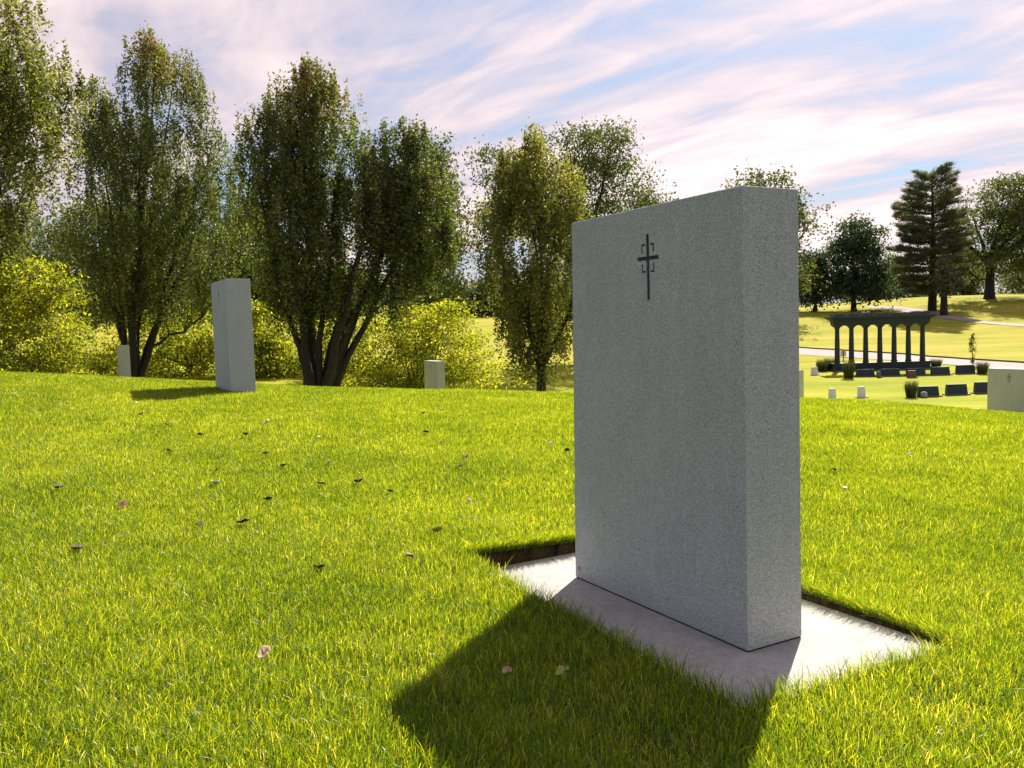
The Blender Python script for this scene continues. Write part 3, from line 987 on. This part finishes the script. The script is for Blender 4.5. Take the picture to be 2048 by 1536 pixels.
b, lb = px_tree(655, 50, [([(640, 640, 690), (670, 600, 720), (720, 580, 740), (780, 580, 740)], .8)])
make_tree('shrub', 'yellow green shrub seen between the stems of the widest tree', b, lb, M_shrub, 36, clusters=150, per=60, leaf=.17, trunk_r=.12, fork=0.0, sig=(.36, .36, .18), stems=6, base_spread=.2, **SH)

# far trees on the hill
FAR = dict(group='trees on the far hill')
def far(px, Y, rows, label, mat, seed, name='broadleaf_tree', n=230, per=46, leaf=.42, tr=.4, fork=.28, sig=(.8, .8, .55), dk=.8, **kw):
    b, lb = px_tree(px, Y, [(rows, dk)])
    return make_tree(name, label, b, lb, mat, seed, clusters=n, per=per, leaf=leaf, trunk_r=tr, fork=fork, sig=sig, stems=6, second=40, sides=5, **{**FAR, **kw})
far(1530, 112, [(344, 1495, 1560), (362, 1455, 1592), (395, 1440, 1600), (425, 1430, 1632), (470, 1420, 1638), (520, 1420, 1615), (560, 1430, 1610), (600, 1440, 1610)], 'tall tree whose top shows above the large slab', M_oak, 41, n=300, tr=.6)
far(1330, 100, [(398, 1295, 1320), (425, 1250, 1400), (500, 1240, 1430), (600, 1250, 1420)], 'tree hidden behind the slanting top edge of the large slab', M_oak, 42)
far(1628, 126, [(508, 1605, 1640), (540, 1590, 1662), (580, 1590, 1668), (606, 1600, 1665)], 'low teal tree just right of the large slab', M_teal, 43, n=150, fork=.1)
far(1708, 124, [(440, 1698, 1728), (462, 1672, 1756), (500, 1658, 1772), (545, 1652, 1782), (580, 1655, 1788), (598, 1665, 1785)], 'round dome shaped maple on the hill left of the pine', M_teal, 44, n=330, tr=.45, fork=.18)
b, lb = px_tree(1978, 126, [([(354, 2020, 2070), (368, 1952, 2110), (400, 1925, 2150), (450, 1905, 2160), (500, 1902, 2160), (545, 1910, 2160)], .8)])
make_tree('oak_tree', 'big oak with a stout forked trunk at the right edge', b, lb, M_oak, 45, clusters=480, per=54, leaf=.40, trunk_r=.72, fork=.30, sig=(.8, .8, .5), stems=7, second=60, **FAR)
for i, (px, Y, rows, lab, mt) in enumerate((
        (1800, 152, [(520, 1770, 1830), (560, 1745, 1860), (605, 1740, 1870)], 'far tree filling the gap left of the pine trunk', M_oak),
        (1925, 150, [(500, 1900, 1950), (550, 1880, 1975), (603, 1880, 1980)], 'far tree between the pine and the stout oak', M_oak),
        (2060, 148, [(480, 2030, 2090), (540, 2000, 2130), (600, 2000, 2140)], 'far tree behind the stout oak at the right edge', M_oak),
        (968, 122, [(570, 950, 990), (592, 935, 1006), (620, 930, 1012), (642, 935, 1010)], 'distant dark tree in the gap left of the narrow tree', M_teal),
        (1090, 124, [(560, 1060, 1130), (600, 1020, 1170), (640, 1020, 1170)], 'distant tree behind the narrow single trunked tree', M_oak),
        (880, 118, [(560, 850, 900), (600, 820, 930), (650, 820, 935)], 'distant tree showing left of the gap beside the widest tree', M_oak),
        (700, 118, [(540, 660, 740), (600, 620, 780), (655, 620, 790)], 'distant tree behind the stems of the widest tree', M_teal),
        (540, 118, [(540, 500, 590), (600, 470, 620), (660, 470, 630)], 'distant tree above the bright yellow shrub', M_teal),
        (330, 116, [(530, 280, 400), (600, 230, 440), (665, 230, 450)], 'distant tree behind the leftmost trunk stems', M_oak),
        (120, 116, [(540, 60, 180), (600, 20, 230), (670, 20, 240)], 'distant tree behind the yellow green maple', M_oak),
        (-40, 116, [(520, -90, 10), (600, -140, 60), (670, -140, 60)], 'distant tree at the left edge behind everything', M_oak))):
    far(px, Y, rows, lab, mt, 60 + i, n=120, per=44, leaf=.5, fork=.12, sig=(.95, .95, .7), tr=.3)


def pine(px, Y, rows, label, seed, trunk_px2=None):
    R = np.random.default_rng(seed)
    b, lb = px_tree(px, Y, [(rows, 1)])
    a = np.array(lb[0][0]); a = a[np.argsort(a[:, 0])]
    H = a[-1, 0]
    t = empty('pine_tree', tuple(b), label, 'tree', 'trees on the far hill')
    tb = Tubes(); Ls = []; Ds = []; T = []
    z = np.linspace(-.6, H * .985, 16)
    tp = np.stack([np.sin(z * .2) * .12, np.zeros(16), z], 1)
    tb.add(tp, .62 * (1 - (z + .6) / (H + .6) * .92), 9)
    h = a[0, 0]
    while h < H - .3:
        l, r = -np.interp(h, a[:, 0], a[:, 1]), np.interp(h, a[:, 0], a[:, 2])
        nb = R.integers(5, 8)
        a0 = R.random() * 6.28
        for k in range(nb):
            an = a0 + k * 2 * math.pi / nb + R.normal() * .2
            ln = (r if math.cos(an) > 0 else l) * R.uniform(.7, 1.08)
            ln = max(ln, .5)
            rise = (.02 + .5 * (h / H) ** 2.5) * ln
            p0 = np.array([0, 0, h + R.normal() * .25])
            p2 = p0 + np.array([math.cos(an) * ln, math.sin(an) * ln, rise])
            pm = (p0 + p2) / 2 + np.array([0, 0, -.06 * ln])
            pth = bez(p0, pm, p2, 7)
            tb.add(pth, np.linspace(.035 + .014 * ln, .012, 7), 4)
            nt = int(10 + ln * 16)
            s = R.random(nt) ** .65
            s = .18 + .85 * s
            pos = bez(p0, pm, p2, 40)[np.clip((s * 39).astype(int), 0, 39)]
            side = np.array([-math.sin(an), math.cos(an), 0])
            wd = (.10 + .26 * ln * (1.05 - s) * s * 2.4)
            pos = pos + side * (R.normal(size=nt) * wd)[:, None] + np.array([0, 0, 1]) * (R.normal(size=nt) * .12 + .08)[:, None]
            for _ in range(7):
                Ls.append(pos + R.normal(size=pos.shape) * np.array([.16, .16, .10]))
                dd = np.array([math.cos(an), math.sin(an), .35]) + R.normal(size=pos.shape) * np.array([.55, .55, .35])
                Ds.append(dd / np.linalg.norm(dd, axis=1)[:, None])
                T.append(np.clip(R.beta(2, 2.6, nt) + R.normal() * .06, 0, 1))
        h += R.uniform(.55, .95)
    pos = np.concatenate(Ls); d = np.concatenate(Ds); T = np.concatenate(T)
    n = len(pos)
    q = R.normal(size=(n, 3)); s = np.cross(d, q); s /= np.linalg.norm(s, axis=1)[:, None]
    L = (R.uniform(.35, .75, n))[:, None]
    verts = np.stack([pos - s * .045, pos + s * .045, pos + d * L], 1).reshape(-1, 3)
    tris = np.arange(n * 3).reshape(-1, 3)
    link('trunk', tb.mesh('trunk'), M_bark, t)
    link('crown', np_mesh('crown', verts, tris, {'tint': ('FACE', T)}), M_pine, t)
    return t


pine(1864, 118, [(346, 1862, 1868), (352, 1838, 1905), (380, 1818, 1910), (420, 1796, 1915), (460, 1782, 1935), (510, 1790, 1938), (560, 1796, 1930), (585, 1815, 1915)], 'tall layered pine on the hill right of the colonnade', 51)
b, lb = px_tree(1888, 112, [([(520, 1880, 1898), (560, 1872, 1906), (590, 1876, 1902)], .9)])
make_tree('pine_tree', 'short bare lower trunk standing before the layered pine', b, lb, M_pine, 52, clusters=60, per=30, leaf=.35, trunk_r=.5, fork=.5, sig=(.5, .5, .3), stems=3, second=10, **FAR)

# the far wood closing the hill top, one mass of foliage
R = np.random.default_rng(404)
Lw, Tw = [], []
for i in range(150):
    wx = -170 + i * 2.75 + R.normal() * 1.5; wy = R.uniform(166, 186); wz = tz(wx, wy)
    hw = R.uniform(4.5, 8.5); rw = R.uniform(2.2, 3.8)
    k = int(300 * R.uniform(.8, 1.2))
    q = R.normal(size=(k, 3)); q /= np.linalg.norm(q, axis=1)[:, None]
    q *= (R.random(k) ** .4)[:, None]
    Lw.append(np.stack([wx + q[:, 0] * rw, wy + q[:, 1] * rw, wz + hw * .5 + q[:, 2] * hw * .52], 1) + R.normal(size=(k, 3)) * .35)
    Tw.append(np.clip(R.beta(2, 2.6, k) + R.normal() * .14, 0, 1))
Lw = np.concatenate(Lw); Tw = np.concatenate(Tw)
tag(link('far_woodland', leaf_mesh('far_woodland', Lw, R.uniform(.4, .85, len(Lw)), Tw, R), M_oak), 'low dark far-off wood along the top of the hill', 'woodland', kind='stuff')

# sapling and upright grass tufts around the colonnade
b, lb = px_tree(1945, 60.5, [([(669, 1940, 1947), (685, 1937, 1953), (700, 1938, 1953), (712, 1941, 1950), (726, 1943, 1948)], .9)])
make_tree('sapling', 'thin young tree standing before the far bleached slope', b, lb, M_gold, 53, clusters=46, per=12, leaf=.12, trunk_r=.03, fork=.45, sig=(.07, .07, .1), stems=3, second=10)


def tuft(px, Y, h, w_, label, seed):
    R = np.random.default_rng(seed)
    p = gp(px, Y)
    n = 420
    a = R.random(n) * 6.28; rb = R.random(n) ** .5 * w_ * .55
    base = np.stack([rb * np.cos(a), rb * np.sin(a), np.full(n, -.03)], 1)
    hh = h * R.uniform(.6, 1.05, n)
    out = np.stack([np.cos(a), np.sin(a), np.zeros(n)], 1) * (w_ * R.uniform(.1, .6, n))[:, None]
    mid = base + out * .35 + np.array([0, 0, 1]) * (hh * .6)[:, None]
    tip = base + out + np.array([0, 0, 1]) * hh[:, None]
    an = R.random(n) * 6.28
    s = np.stack([np.cos(an), np.sin(an), np.zeros(n)], 1) * .012
    verts = np.stack([base - s, base + s, mid - s * .8, mid + s * .8, tip], 1).reshape(-1, 3)
    k = np.arange(n)[:, None] * 5
    tris = np.concatenate([k + np.array(q) for q in ((0, 1, 2), (1, 3, 2), (2, 3, 4))], 1).reshape(-1, 3)
    me = np_mesh('grass_tuft', verts, tris, {'tint': ('FACE', np.repeat(R.random(n), 3))})
    o = link('grass_tuft', me, M_tuft)
    o.location = tuple(p)
    return tag(o, label, 'ornamental grass', 'upright grass tufts around the colonnade')


tuft(1697, 55.3, 1.3, .5, 'upright grass tuft before the left end of the colonnade', 1)
tuft(1822, 45.8, 1.0, .42, 'upright grass tuft at the left end of the nearer dark row', 2)
tuft(1645, 60, .95, .55, 'left one of two grass tufts left of the colonnade', 3)
tuft(1659, 60.5, 1.0, .55, 'grass tuft touching the left end of the colonnade base', 4)
tuft(1872, 60, .75, .5, 'low grass tuft at the right end of the colonnade base', 5)
tuft(1965, 56, .9, .5, 'grass tuft next to the rightmost dark headstone by the road', 6)


# ------------------------------------------------------------------ lawn blades
def blades(x, y, h, w_, R, levels, lean=.5, pull=None, zero=False):
    n = len(x)
    z = np.zeros(n) if zero else terrain(x, y)
    base = np.stack([x, y, z - .006], 1)
    an = R.random(n) * 2 * math.pi
    s = np.stack([np.cos(an), np.sin(an), np.zeros(n)], 1)
    la = R.random(n) * 2 * math.pi
    lv = np.abs(R.normal(size=n)) * lean + .08
    ld = np.stack([np.cos(la) - .12, np.sin(la) * 1.0, np.zeros(n)], 1) * lv[:, None]
    if pull is not None:
        ld = ld + pull
    vs = []
    for i, t in enumerate(levels):
        c = base + np.array([0, 0, 1]) * (h * (t - .25 * t * t * np.minimum(lv, 1.4)))[:, None] + ld * (h * t ** 1.9)[:, None]
        if t < 1:
            ww = w_ * (1 - .45 * t)
            vs += [c - s * ww[:, None] * .5, c + s * ww[:, None] * .5]
        else:
            vs += [c]
    m_ = len(vs)
    verts = np.stack(vs, 1).reshape(-1, 3)
    tr = []
    for i in range(len(levels) - 2):
        a = i * 2
        tr += [(a, a + 1, a + 2), (a + 1, a + 3, a + 2)]
    a = (len(levels) - 2) * 2
    tr += [(a, a + 1, a + 2)]
    k = np.arange(n)[:, None] * m_
    tris = np.concatenate([k + np.array(q) for q in tr], 1).reshape(-1, 3)
    tint = np.clip(R.beta(1.05, 1.75, n) * .9, 0, .86)
    straw = R.random(n) < .05
    tint[straw] = R.uniform(.9, 1.0, straw.sum())
    return verts, tris, np.repeat(tint, len(tr))


SP = .40                                              # spacing of the turf patches
RAD = .37


def patch_fall(d):
    return np.clip((RAD - d) / (RAD - .16), 0, 1)


_c = []
row = 0
yy = 1.5
while yy < 23.5:
    half = .66 * yy + 1.3
    xs = np.arange(-half, half, SP) + (SP / 2 if row % 2 else 0)
    _c.append(np.stack([xs, np.full(len(xs), yy)], 1)); yy += SP * .866; row += 1
PC = np.concatenate(_c)
Rg = np.random.default_rng(99)
PC += Rg.uniform(-.03, .03, PC.shape)
PC = PC[plate_dist(PC[:, 0], PC[:, 1]) > RAD + .06]
ground_n = []
for x_, y_ in PC:
    e = .25
    ground_n.append((-(tz(x_ + e, y_) - tz(x_ - e, y_)) / (2 * e), -(tz(x_, y_ + e) - tz(x_, y_ - e)) / (2 * e), 1.0))
ground_n = np.array(ground_n)


def blade_dims(n, h, w_, R):
    return h * (.3 + 1.0 * R.beta(2.0, 2.2, n)), w_ * R.uniform(.65, 1.3, n)


LOD = [  # upper y, blades per m2, height, width, levels
    (5.6, 18500, .064, .0027, (0, .5, .82, 1)),
    (9.0, 10500, .062, .0040, (0, .6, 1)),
    (14.5, 5600, .062, .0072, (0, 1)),
    (99, 2600, .060, .012, (0, 1))]
flat0 = terrain
patch_objs = []
for li, (yt, dens, h, w_, lev) in enumerate(LOD):
    vs_ = []
    for k in range(5):
        R = np.random.default_rng(1000 + li * 10 + k)
        n = int(dens * math.pi * RAD ** 2)
        rr = RAD * np.sqrt(R.random(n)); aa = R.random(n) * 6.2832
        ok = R.random(n) < patch_fall(rr)
        x = rr[ok] * np.cos(aa[ok]); y = rr[ok] * np.sin(aa[ok])
        hh, ww = blade_dims(len(x), h, w_, R)
        hh *= 1 + .22 * np.sin(x * 11 + k) * np.sin(y * 9 + k * 2)          # uneven growth
        v, f, t = blades(x, y, hh, ww, R, lev, .50, zero=True)
        me = np_mesh('turf_patch', v, f, {'tint': ('FACE', t)})
        me.materials.append(M_grass)
        vs_.append(bpy.data.objects.new('turf_patch', me))
    patch_objs.append(vs_)

lod_i = np.searchsorted([q[0] for q in LOD], PC[:, 1] + Rg.normal(size=len(PC)) * .25).clip(0, 3)
pm = bpy.data.meshes.new('lawn_grass')
pz = terrain(PC[:, 0], PC[:, 1])
pm.vertices.add(len(PC)); pm.vertices.foreach_set('co', np.column_stack([PC, pz]).astype(np.float32).ravel())
rot = []
for nrm_, a_ in zip(ground_n, Rg.random(len(PC)) * 6.2832):
    q = Vector((0, 0, 1)).rotation_difference(Vector(nrm_).normalized()) @ Matrix.Rotation(a_, 3, 'Z').to_quaternion()
    e_ = q.to_euler(); rot += [e_.x, e_.y, e_.z]
a = pm.attributes.new('rot', 'FLOAT_VECTOR', 'POINT'); a.data.foreach_set('vector', np.array(rot, np.float32))
a = pm.attributes.new('lod', 'INT', 'POINT'); a.data.foreach_set('value', lod_i.astype(np.int32))
a = pm.attributes.new('pick', 'INT', 'POINT'); a.data.foreach_set('value', Rg.integers(0, 5, len(PC)).astype(np.int32))
a = pm.attributes.new('scl', 'FLOAT', 'POINT'); a.data.foreach_set('value', (Rg.uniform(.9, 1.12, len(PC))).astype(np.float32))
lawn_o = link('lawn_grass', pm, M_grass)
tag(lawn_o, 'bright yellow green mown grass covering the hill', 'grass', kind='stuff')
ng = bpy.data.node_groups.new('turf', 'GeometryNodeTree')
ng.interface.new_socket('Geometry', in_out='INPUT', socket_type='NodeSocketGeometry')
ng.interface.new_socket('Geometry', in_out='OUTPUT', socket_type='NodeSocketGeometry')
gi = ng.nodes.new('NodeGroupInput'); go = ng.nodes.new('NodeGroupOutput')


def named(nm, ty):
    nd = ng.nodes.new('GeometryNodeInputNamedAttribute'); nd.data_type = ty; nd.inputs['Name'].default_value = nm
    return next(o_ for o_ in nd.outputs if o_.name == 'Attribute' and o_.enabled)


a_rot, a_lod, a_pick, a_scl = named('rot', 'FLOAT_VECTOR'), named('lod', 'INT'), named('pick', 'INT'), named('scl', 'FLOAT')
e2r = ng.nodes.new('FunctionNodeEulerToRotation'); ng.links.new(a_rot, e2r.inputs[0])
jo = ng.nodes.new('GeometryNodeJoinGeometry')
for li, vs_ in enumerate(patch_objs):
    cmp_ = ng.nodes.new('FunctionNodeCompare'); cmp_.data_type = 'INT'; cmp_.operation = 'EQUAL'
    ins = [q for q in cmp_.inputs if q.enabled]
    ng.links.new(a_lod, ins[0]); ins[1].default_value = li
    j2 = ng.nodes.new('GeometryNodeJoinGeometry')
    for o_ in vs_:
        oi = ng.nodes.new('GeometryNodeObjectInfo'); oi.inputs['Object'].default_value = o_; oi.inputs['As Instance'].default_value = True
        ng.links.new(oi.outputs['Geometry'], j2.inputs[0])
    iop = ng.nodes.new('GeometryNodeInstanceOnPoints')
    ng.links.new(gi.outputs[0], iop.inputs['Points']); ng.links.new(cmp_.outputs[0], iop.inputs['Selection'])
    ng.links.new(j2.outputs[0], iop.inputs['Instance']); iop.inputs['Pick Instance'].default_value = True
    ng.links.new(a_pick, iop.inputs['Instance Index']); ng.links.new(e2r.outputs[0], iop.inputs['Rotation'])
    ng.links.new(a_scl, iop.inputs['Scale'])
    ng.links.new(iop.outputs[0], jo.inputs[0])
ng.links.new(jo.outputs[0], go.inputs[0])
md = lawn_o.modifiers.new('turf', 'NODES'); md.node_group = ng

# ragged grass right around the near plate
R = np.random.default_rng(5)
n = 400000
x = R.uniform(-1.2, 3.0, n); y = R.uniform(1.7, 6.6, n)
d = plate_dist(x, y)
ok = (d > .012 + .03 * R.random(n)) & (d < .95)
x, y, d = x[ok], y[ok], d[ok]
nb_ = PC[(np.abs(PC[:, 0] - 1) < 3) & (PC[:, 1] < 7.5)]
cov = np.zeros(len(x))
for cx_, cy_ in nb_:
    cov += patch_fall(np.hypot(x - cx_, y - cy_))
ok = R.random(len(x)) < np.clip(1 - cov / 1.0, 0, 1)
x, y, d = x[ok], y[ok], d[ok]
ne = 9000                                                                # a fringe hanging over the cut
eu = R.uniform(PL_U0, PL_U1, ne); ev = R.uniform(PL_V0, PL_V1, ne); sd = R.integers(0, 2, ne) * 2; go_ = .008 + .05 * R.random(ne) ** 1.3
eu = np.where(sd == 0, PL_U1 + go_, np.where(sd == 1, PL_U0 - go_, eu)); ev = np.where(sd == 2, PL_V1 + go_, np.where(sd == 3, PL_V0 - go_, ev))
ex, ey = B0[0] + eu * U[0] + ev * V[0], B0[1] + eu * U[1] + ev * V[1]
x = np.concatenate([x, ex]); y = np.concatenate([y, ey]); d = plate_dist(x, y)
hh, ww = blade_dims(len(x), .066, .0028, R)
hh *= np.where(d < .09, R.uniform(.9, 1.65, len(x)), 1)                     # the mower misses the edge
e = .01
gx_ = (plate_dist(x + e, y) - d) / e; gy_ = (plate_dist(x, y + e) - d) / e
uu_, vv_ = uv_of(x, y)
bk = (uu_ > PL_U1 - .01) | (vv_ > PL_V1 - .01)
amt = np.where(d < .12, R.uniform(-.2, 1, len(x)) * np.where(bk, 1.35, .6) * (1 - d / .12), 0)
v, f, t = blades(x, y, hh, ww, R, (0, .5, .82, 1), .45, -np.stack([gx_ * amt, gy_ * amt, np.zeros(len(x))], 1))
tag(link('edge_grass', np_mesh('edge_grass', v, f, {'tint': ('FACE', t)}), M_grass), 'longer ragged grass hanging over the edges of the pale plate', 'grass', kind='stuff')


# ------------------------------------------------------------------ fallen leaves
def leaf_obj(name, p, size, mat, label, seed, group=None, curl=.85, lift=.046):
    size *= .72
    R = random.Random(seed)
    bm = bmesh.new()
    rows = []
    prof = [(-.5, .03), (-.32, .26), (-.08, .36), (.18, .30), (.38, .15), (.52, .01)]
    for t, wd in prof:
        z = curl * (t * t) * .8 + R.uniform(-.04, .04)
        wz = curl * wd * R.uniform(.5, 1.2)
        rows.append([bm.verts.new((t * size, (-wd) * size * R.uniform(.8, 1.1), (z + wz) * size)), bm.verts.new((t * size, 0, z * size)), bm.verts.new((t * size, wd * size * R.uniform(.8, 1.1), (z + wz) * size))])
    for a, b in zip(rows, rows[1:]):
        for i in range(2):
            bm.faces.new((a[i], a[i + 1], b[i + 1], b[i]))
    o = bm_obj(name, bm, mat, smooth=True)
    o.location = (p[0], p[1], p[2] + lift)
    o.rotation_euler = (R.uniform(-.5, .5), R.uniform(-.5, .5), R.uniform(0, 6.28))
    md = o.modifiers.new('thickness', 'SOLIDIFY'); md.thickness = .0012
    return tag(o, label, 'leaf', group)


M_lbrown = plain('dry brown leaf', (.06, .035, .022), .7, 40, .5)
M_lred = plain('red brown leaf', (.13, .045, .022), .7, 40, .4)
M_ltan = plain('tan dry leaf', (.36, .25, .14), .7, 40, .3)
M_lpale = plain('pale bleached leaf', (.66, .62, .52), .7, 40, .2)
M_lgreen = plain('yellow green fallen leaf', (.30, .30, .04), .6, 40, .3)
uniq = [
    (246, 1017, .13, M_lred, 'red brown curled leaf on the left of the lawn'),
    (528, 1323, .10, M_ltan, 'large tan curled leaf in the grass at lower centre left'),
    (1014, 1360, .07, M_ltan, 'tan leaf lying in the shadow of the large slab'),
    (1126, 1362, .09, M_lgreen, 'yellow green leaf standing in the shadow of the large slab'),
    (876, 1069, .12, M_lgreen, 'olive leaf in the grass left of the plate corner'),
    (718, 967, .13, M_lbrown, 'black brown curled leaf in the middle of the lawn'),
    (430, 972, .14, M_lpale, 'pale leaf on the lawn below the slab with the shadow'),
    (658, 929, .10, M_lred, 'orange brown leaf in the middle distance of the lawn'),
    (845, 826, .14, M_lbrown, 'dark leaf near the crest below the small slab on the crest'),
    (534, 845, .14, M_lpale, 'pale edged leaf just right below the slab with the shadow')]
for i, (px, py, s, mt, lab) in enumerate(uniq):
    leaf_obj('fallen_leaf', hit(px, py + 8), s, mt, lab, 100 + i)
dk = [(334, 851, 'brown leaf left below the slab that casts a shadow'), (401, 872, 'brown leaf straight below the shadow casting slab'),
      (492, 872, 'brown leaf below the right side of the shadow casting slab'), (533, 910, 'dark leaf left of the middle of the lawn, below the pale edged leaf'),
      (339, 906, 'brown leaf further down left below the shadow casting slab'), (567, 936, 'brown leaf left of the orange brown leaf'),
      (435, 945, 'brown leaf just above the pale leaf on the lawn'), (536, 1006, 'brown leaf right below the pale leaf on the lawn'),
      (922, 937, 'lower of two twiggy brown leaves left of the large slab'), (933, 919, 'upper of two twiggy brown leaves left of the large slab'),
      (938, 1007, 'brown leaf above the plate corner, near the large slab'), (780, 989, 'brown leaf just right of the black brown curled leaf'),
      (642, 973, 'brown leaf just left of the black brown curled leaf'), (487, 1053, 'brown leaf centre left of the lawn, right of the red brown one'),
      (401, 1057, 'brown leaf between the red brown leaf and the lawn centre'), (819, 1123, 'upright brown leaf left of the plate corner'),
      (640, 1147, 'brown leaf at the centre left, above the tan curled leaf'), (155, 1108, 'brown leaf low on the left, below the red brown leaf'),
      (282, 830, 'brown leaf just below the tip of the slab shadow'), (883, 819, 'brown leaf right of the dark leaf near the crest'),
      (852, 867, 'brown leaf below the dark leaf near the crest'), (886, 887, 'brown leaf down the slope below the small slab on the crest'),
      (119, 981, 'brown leaf nearest the left edge of the picture'), (1670, 945, 'brown leaf on the lawn right beside the large slab'),
      (1945, 905, 'brown leaf on the lawn nearest the right edge'), (1820, 912, 'brown leaf on the right lawn, below the dark headstones'),
      (1100, 890, 'upper brown leaf close to the left edge of the large slab'), (1135, 905, 'brown leaf touching the left edge of the large slab in view')]
for i, (px, py, lab) in enumerate(dk):
    leaf_obj('fallen_leaf', hit(px, py + 6), .11 * random.uniform(.8, 1.25), M_lbrown, lab, 200 + i, 'small brown leaves scattered on the lawn', curl=.7)
pl = [(197, 794, 'tiny pale leaf left of the slab shadow on the lawn'), (274, 806, 'tiny pale leaf just under the slab shadow'),
      (815, 819, 'tiny pale leaf left of the dark leaf near the crest'), (638, 877, 'tiny pale leaf on the upper middle of the lawn'),
      (1690, 982, 'small pale leaf right of the large slab'), (1640, 1000, 'small pale leaf nearest the right side of the large slab'),
      (1920, 850, 'tiny pale leaf on the right lawn just under the cut-off slab')]
for i, (px, py, lab) in enumerate(pl):
    leaf_obj('fallen_leaf', hit(px, py + 6), .06 * random.uniform(.8, 1.2), M_lpale, lab, 300 + i, 'small pale leaves scattered on the lawn')

# ------------------------------------------------------------------ crumbs and clippings on the plate
R = np.random.default_rng(17)
n = 900
u = R.uniform(PL_U0, PL_U1, n); v = R.uniform(PL_V0, PL_V1, n)
ed = np.minimum.reduce([u - PL_U0, PL_U1 - u, v - PL_V0, PL_V1 - v])
back_ = np.minimum(PL_U1 - u, PL_V1 - v)
ok = (R.random(n) < np.exp(-back_ / .05) + .25 * np.exp(-ed / .06) + .02) & ~((u > -.02) & (u < SW + .02) & (v > -.02) & (v < ST + .02))
u, v = u[ok], v[ok]; n = len(u)
P0 = np.stack([B0[0] + u * U[0] + v * V[0], B0[1] + u * U[1] + v * V[1], np.full(n, .0012)], 1)
sz = R.uniform(.0015, .005, n) * (1 + 1.2 * (R.random(n) < .06))
an = R.random(n) * 6.28
tet = []
for k in range(3):
    tet.append(P0 + np.stack([np.cos(an + k * 2.09), np.sin(an + k * 2.09), np.zeros(n)], 1) * sz[:, None] * R.uniform(.7, 1.3, n)[:, None])
tet.append(P0 + np.stack([np.zeros(n), np.zeros(n), sz * R.uniform(.7, 1.3, n)], 1))
k = np.arange(n)[:, None] * 4
tris = np.concatenate([k + np.array(q) for q in ((0, 1, 3), (1, 2, 3), (2, 0, 3))], 1).reshape(-1, 3)
M_crumb = plain('soil crumbs', (.06, .038, .025), .95)
tag(link('soil_crumbs', np_mesh('soil_crumbs', np.stack(tet, 1).reshape(-1, 3), tris), M_crumb), 'brown soil crumbs scattered along the edges of the pale plate', 'soil', kind='stuff')
n = 520
u = R.uniform(PL_U0, PL_U1, n); v = R.uniform(PL_V0, PL_V1, n)
ed = np.minimum.reduce([u - PL_U0, PL_U1 - u, v - PL_V0, PL_V1 - v])
ok = (R.random(n) < .6 * np.exp(-ed / .07) + .05) & ~((u > -.03) & (u < SW + .03) & (v > -.03) & (v < ST + .03))
u, v = u[ok], v[ok]; n = len(u)
P0 = np.stack([B0[0] + u * U[0] + v * V[0], B0[1] + u * U[1] + v * V[1], np.full(n, .002)], 1)
an = R.random(n) * 6.28; L = R.uniform(.01, .035, n)
d3 = np.stack([np.cos(an), np.sin(an), R.uniform(0, .12, n)], 1) * L[:, None]
s3 = np.stack([-np.sin(an), np.cos(an), np.zeros(n)], 1) * .0012
vv = np.stack([P0 - s3, P0 + s3, P0 + d3 * .6 - s3, P0 + d3 * .6 + s3, P0 + d3], 1).reshape(-1, 3)
k = np.arange(n)[:, None] * 5
tris = np.concatenate([k + np.array(q) for q in ((0, 1, 2), (1, 3, 2), (2, 3, 4))], 1).reshape(-1, 3)
tag(link('grass_clippings', np_mesh('grass_clippings', vv, tris, {'tint': ('FACE', np.repeat(R.uniform(.3, 1, n), 3))}), M_grass), 'cut grass clippings lying on the pale plate', 'grass', kind='stuff')
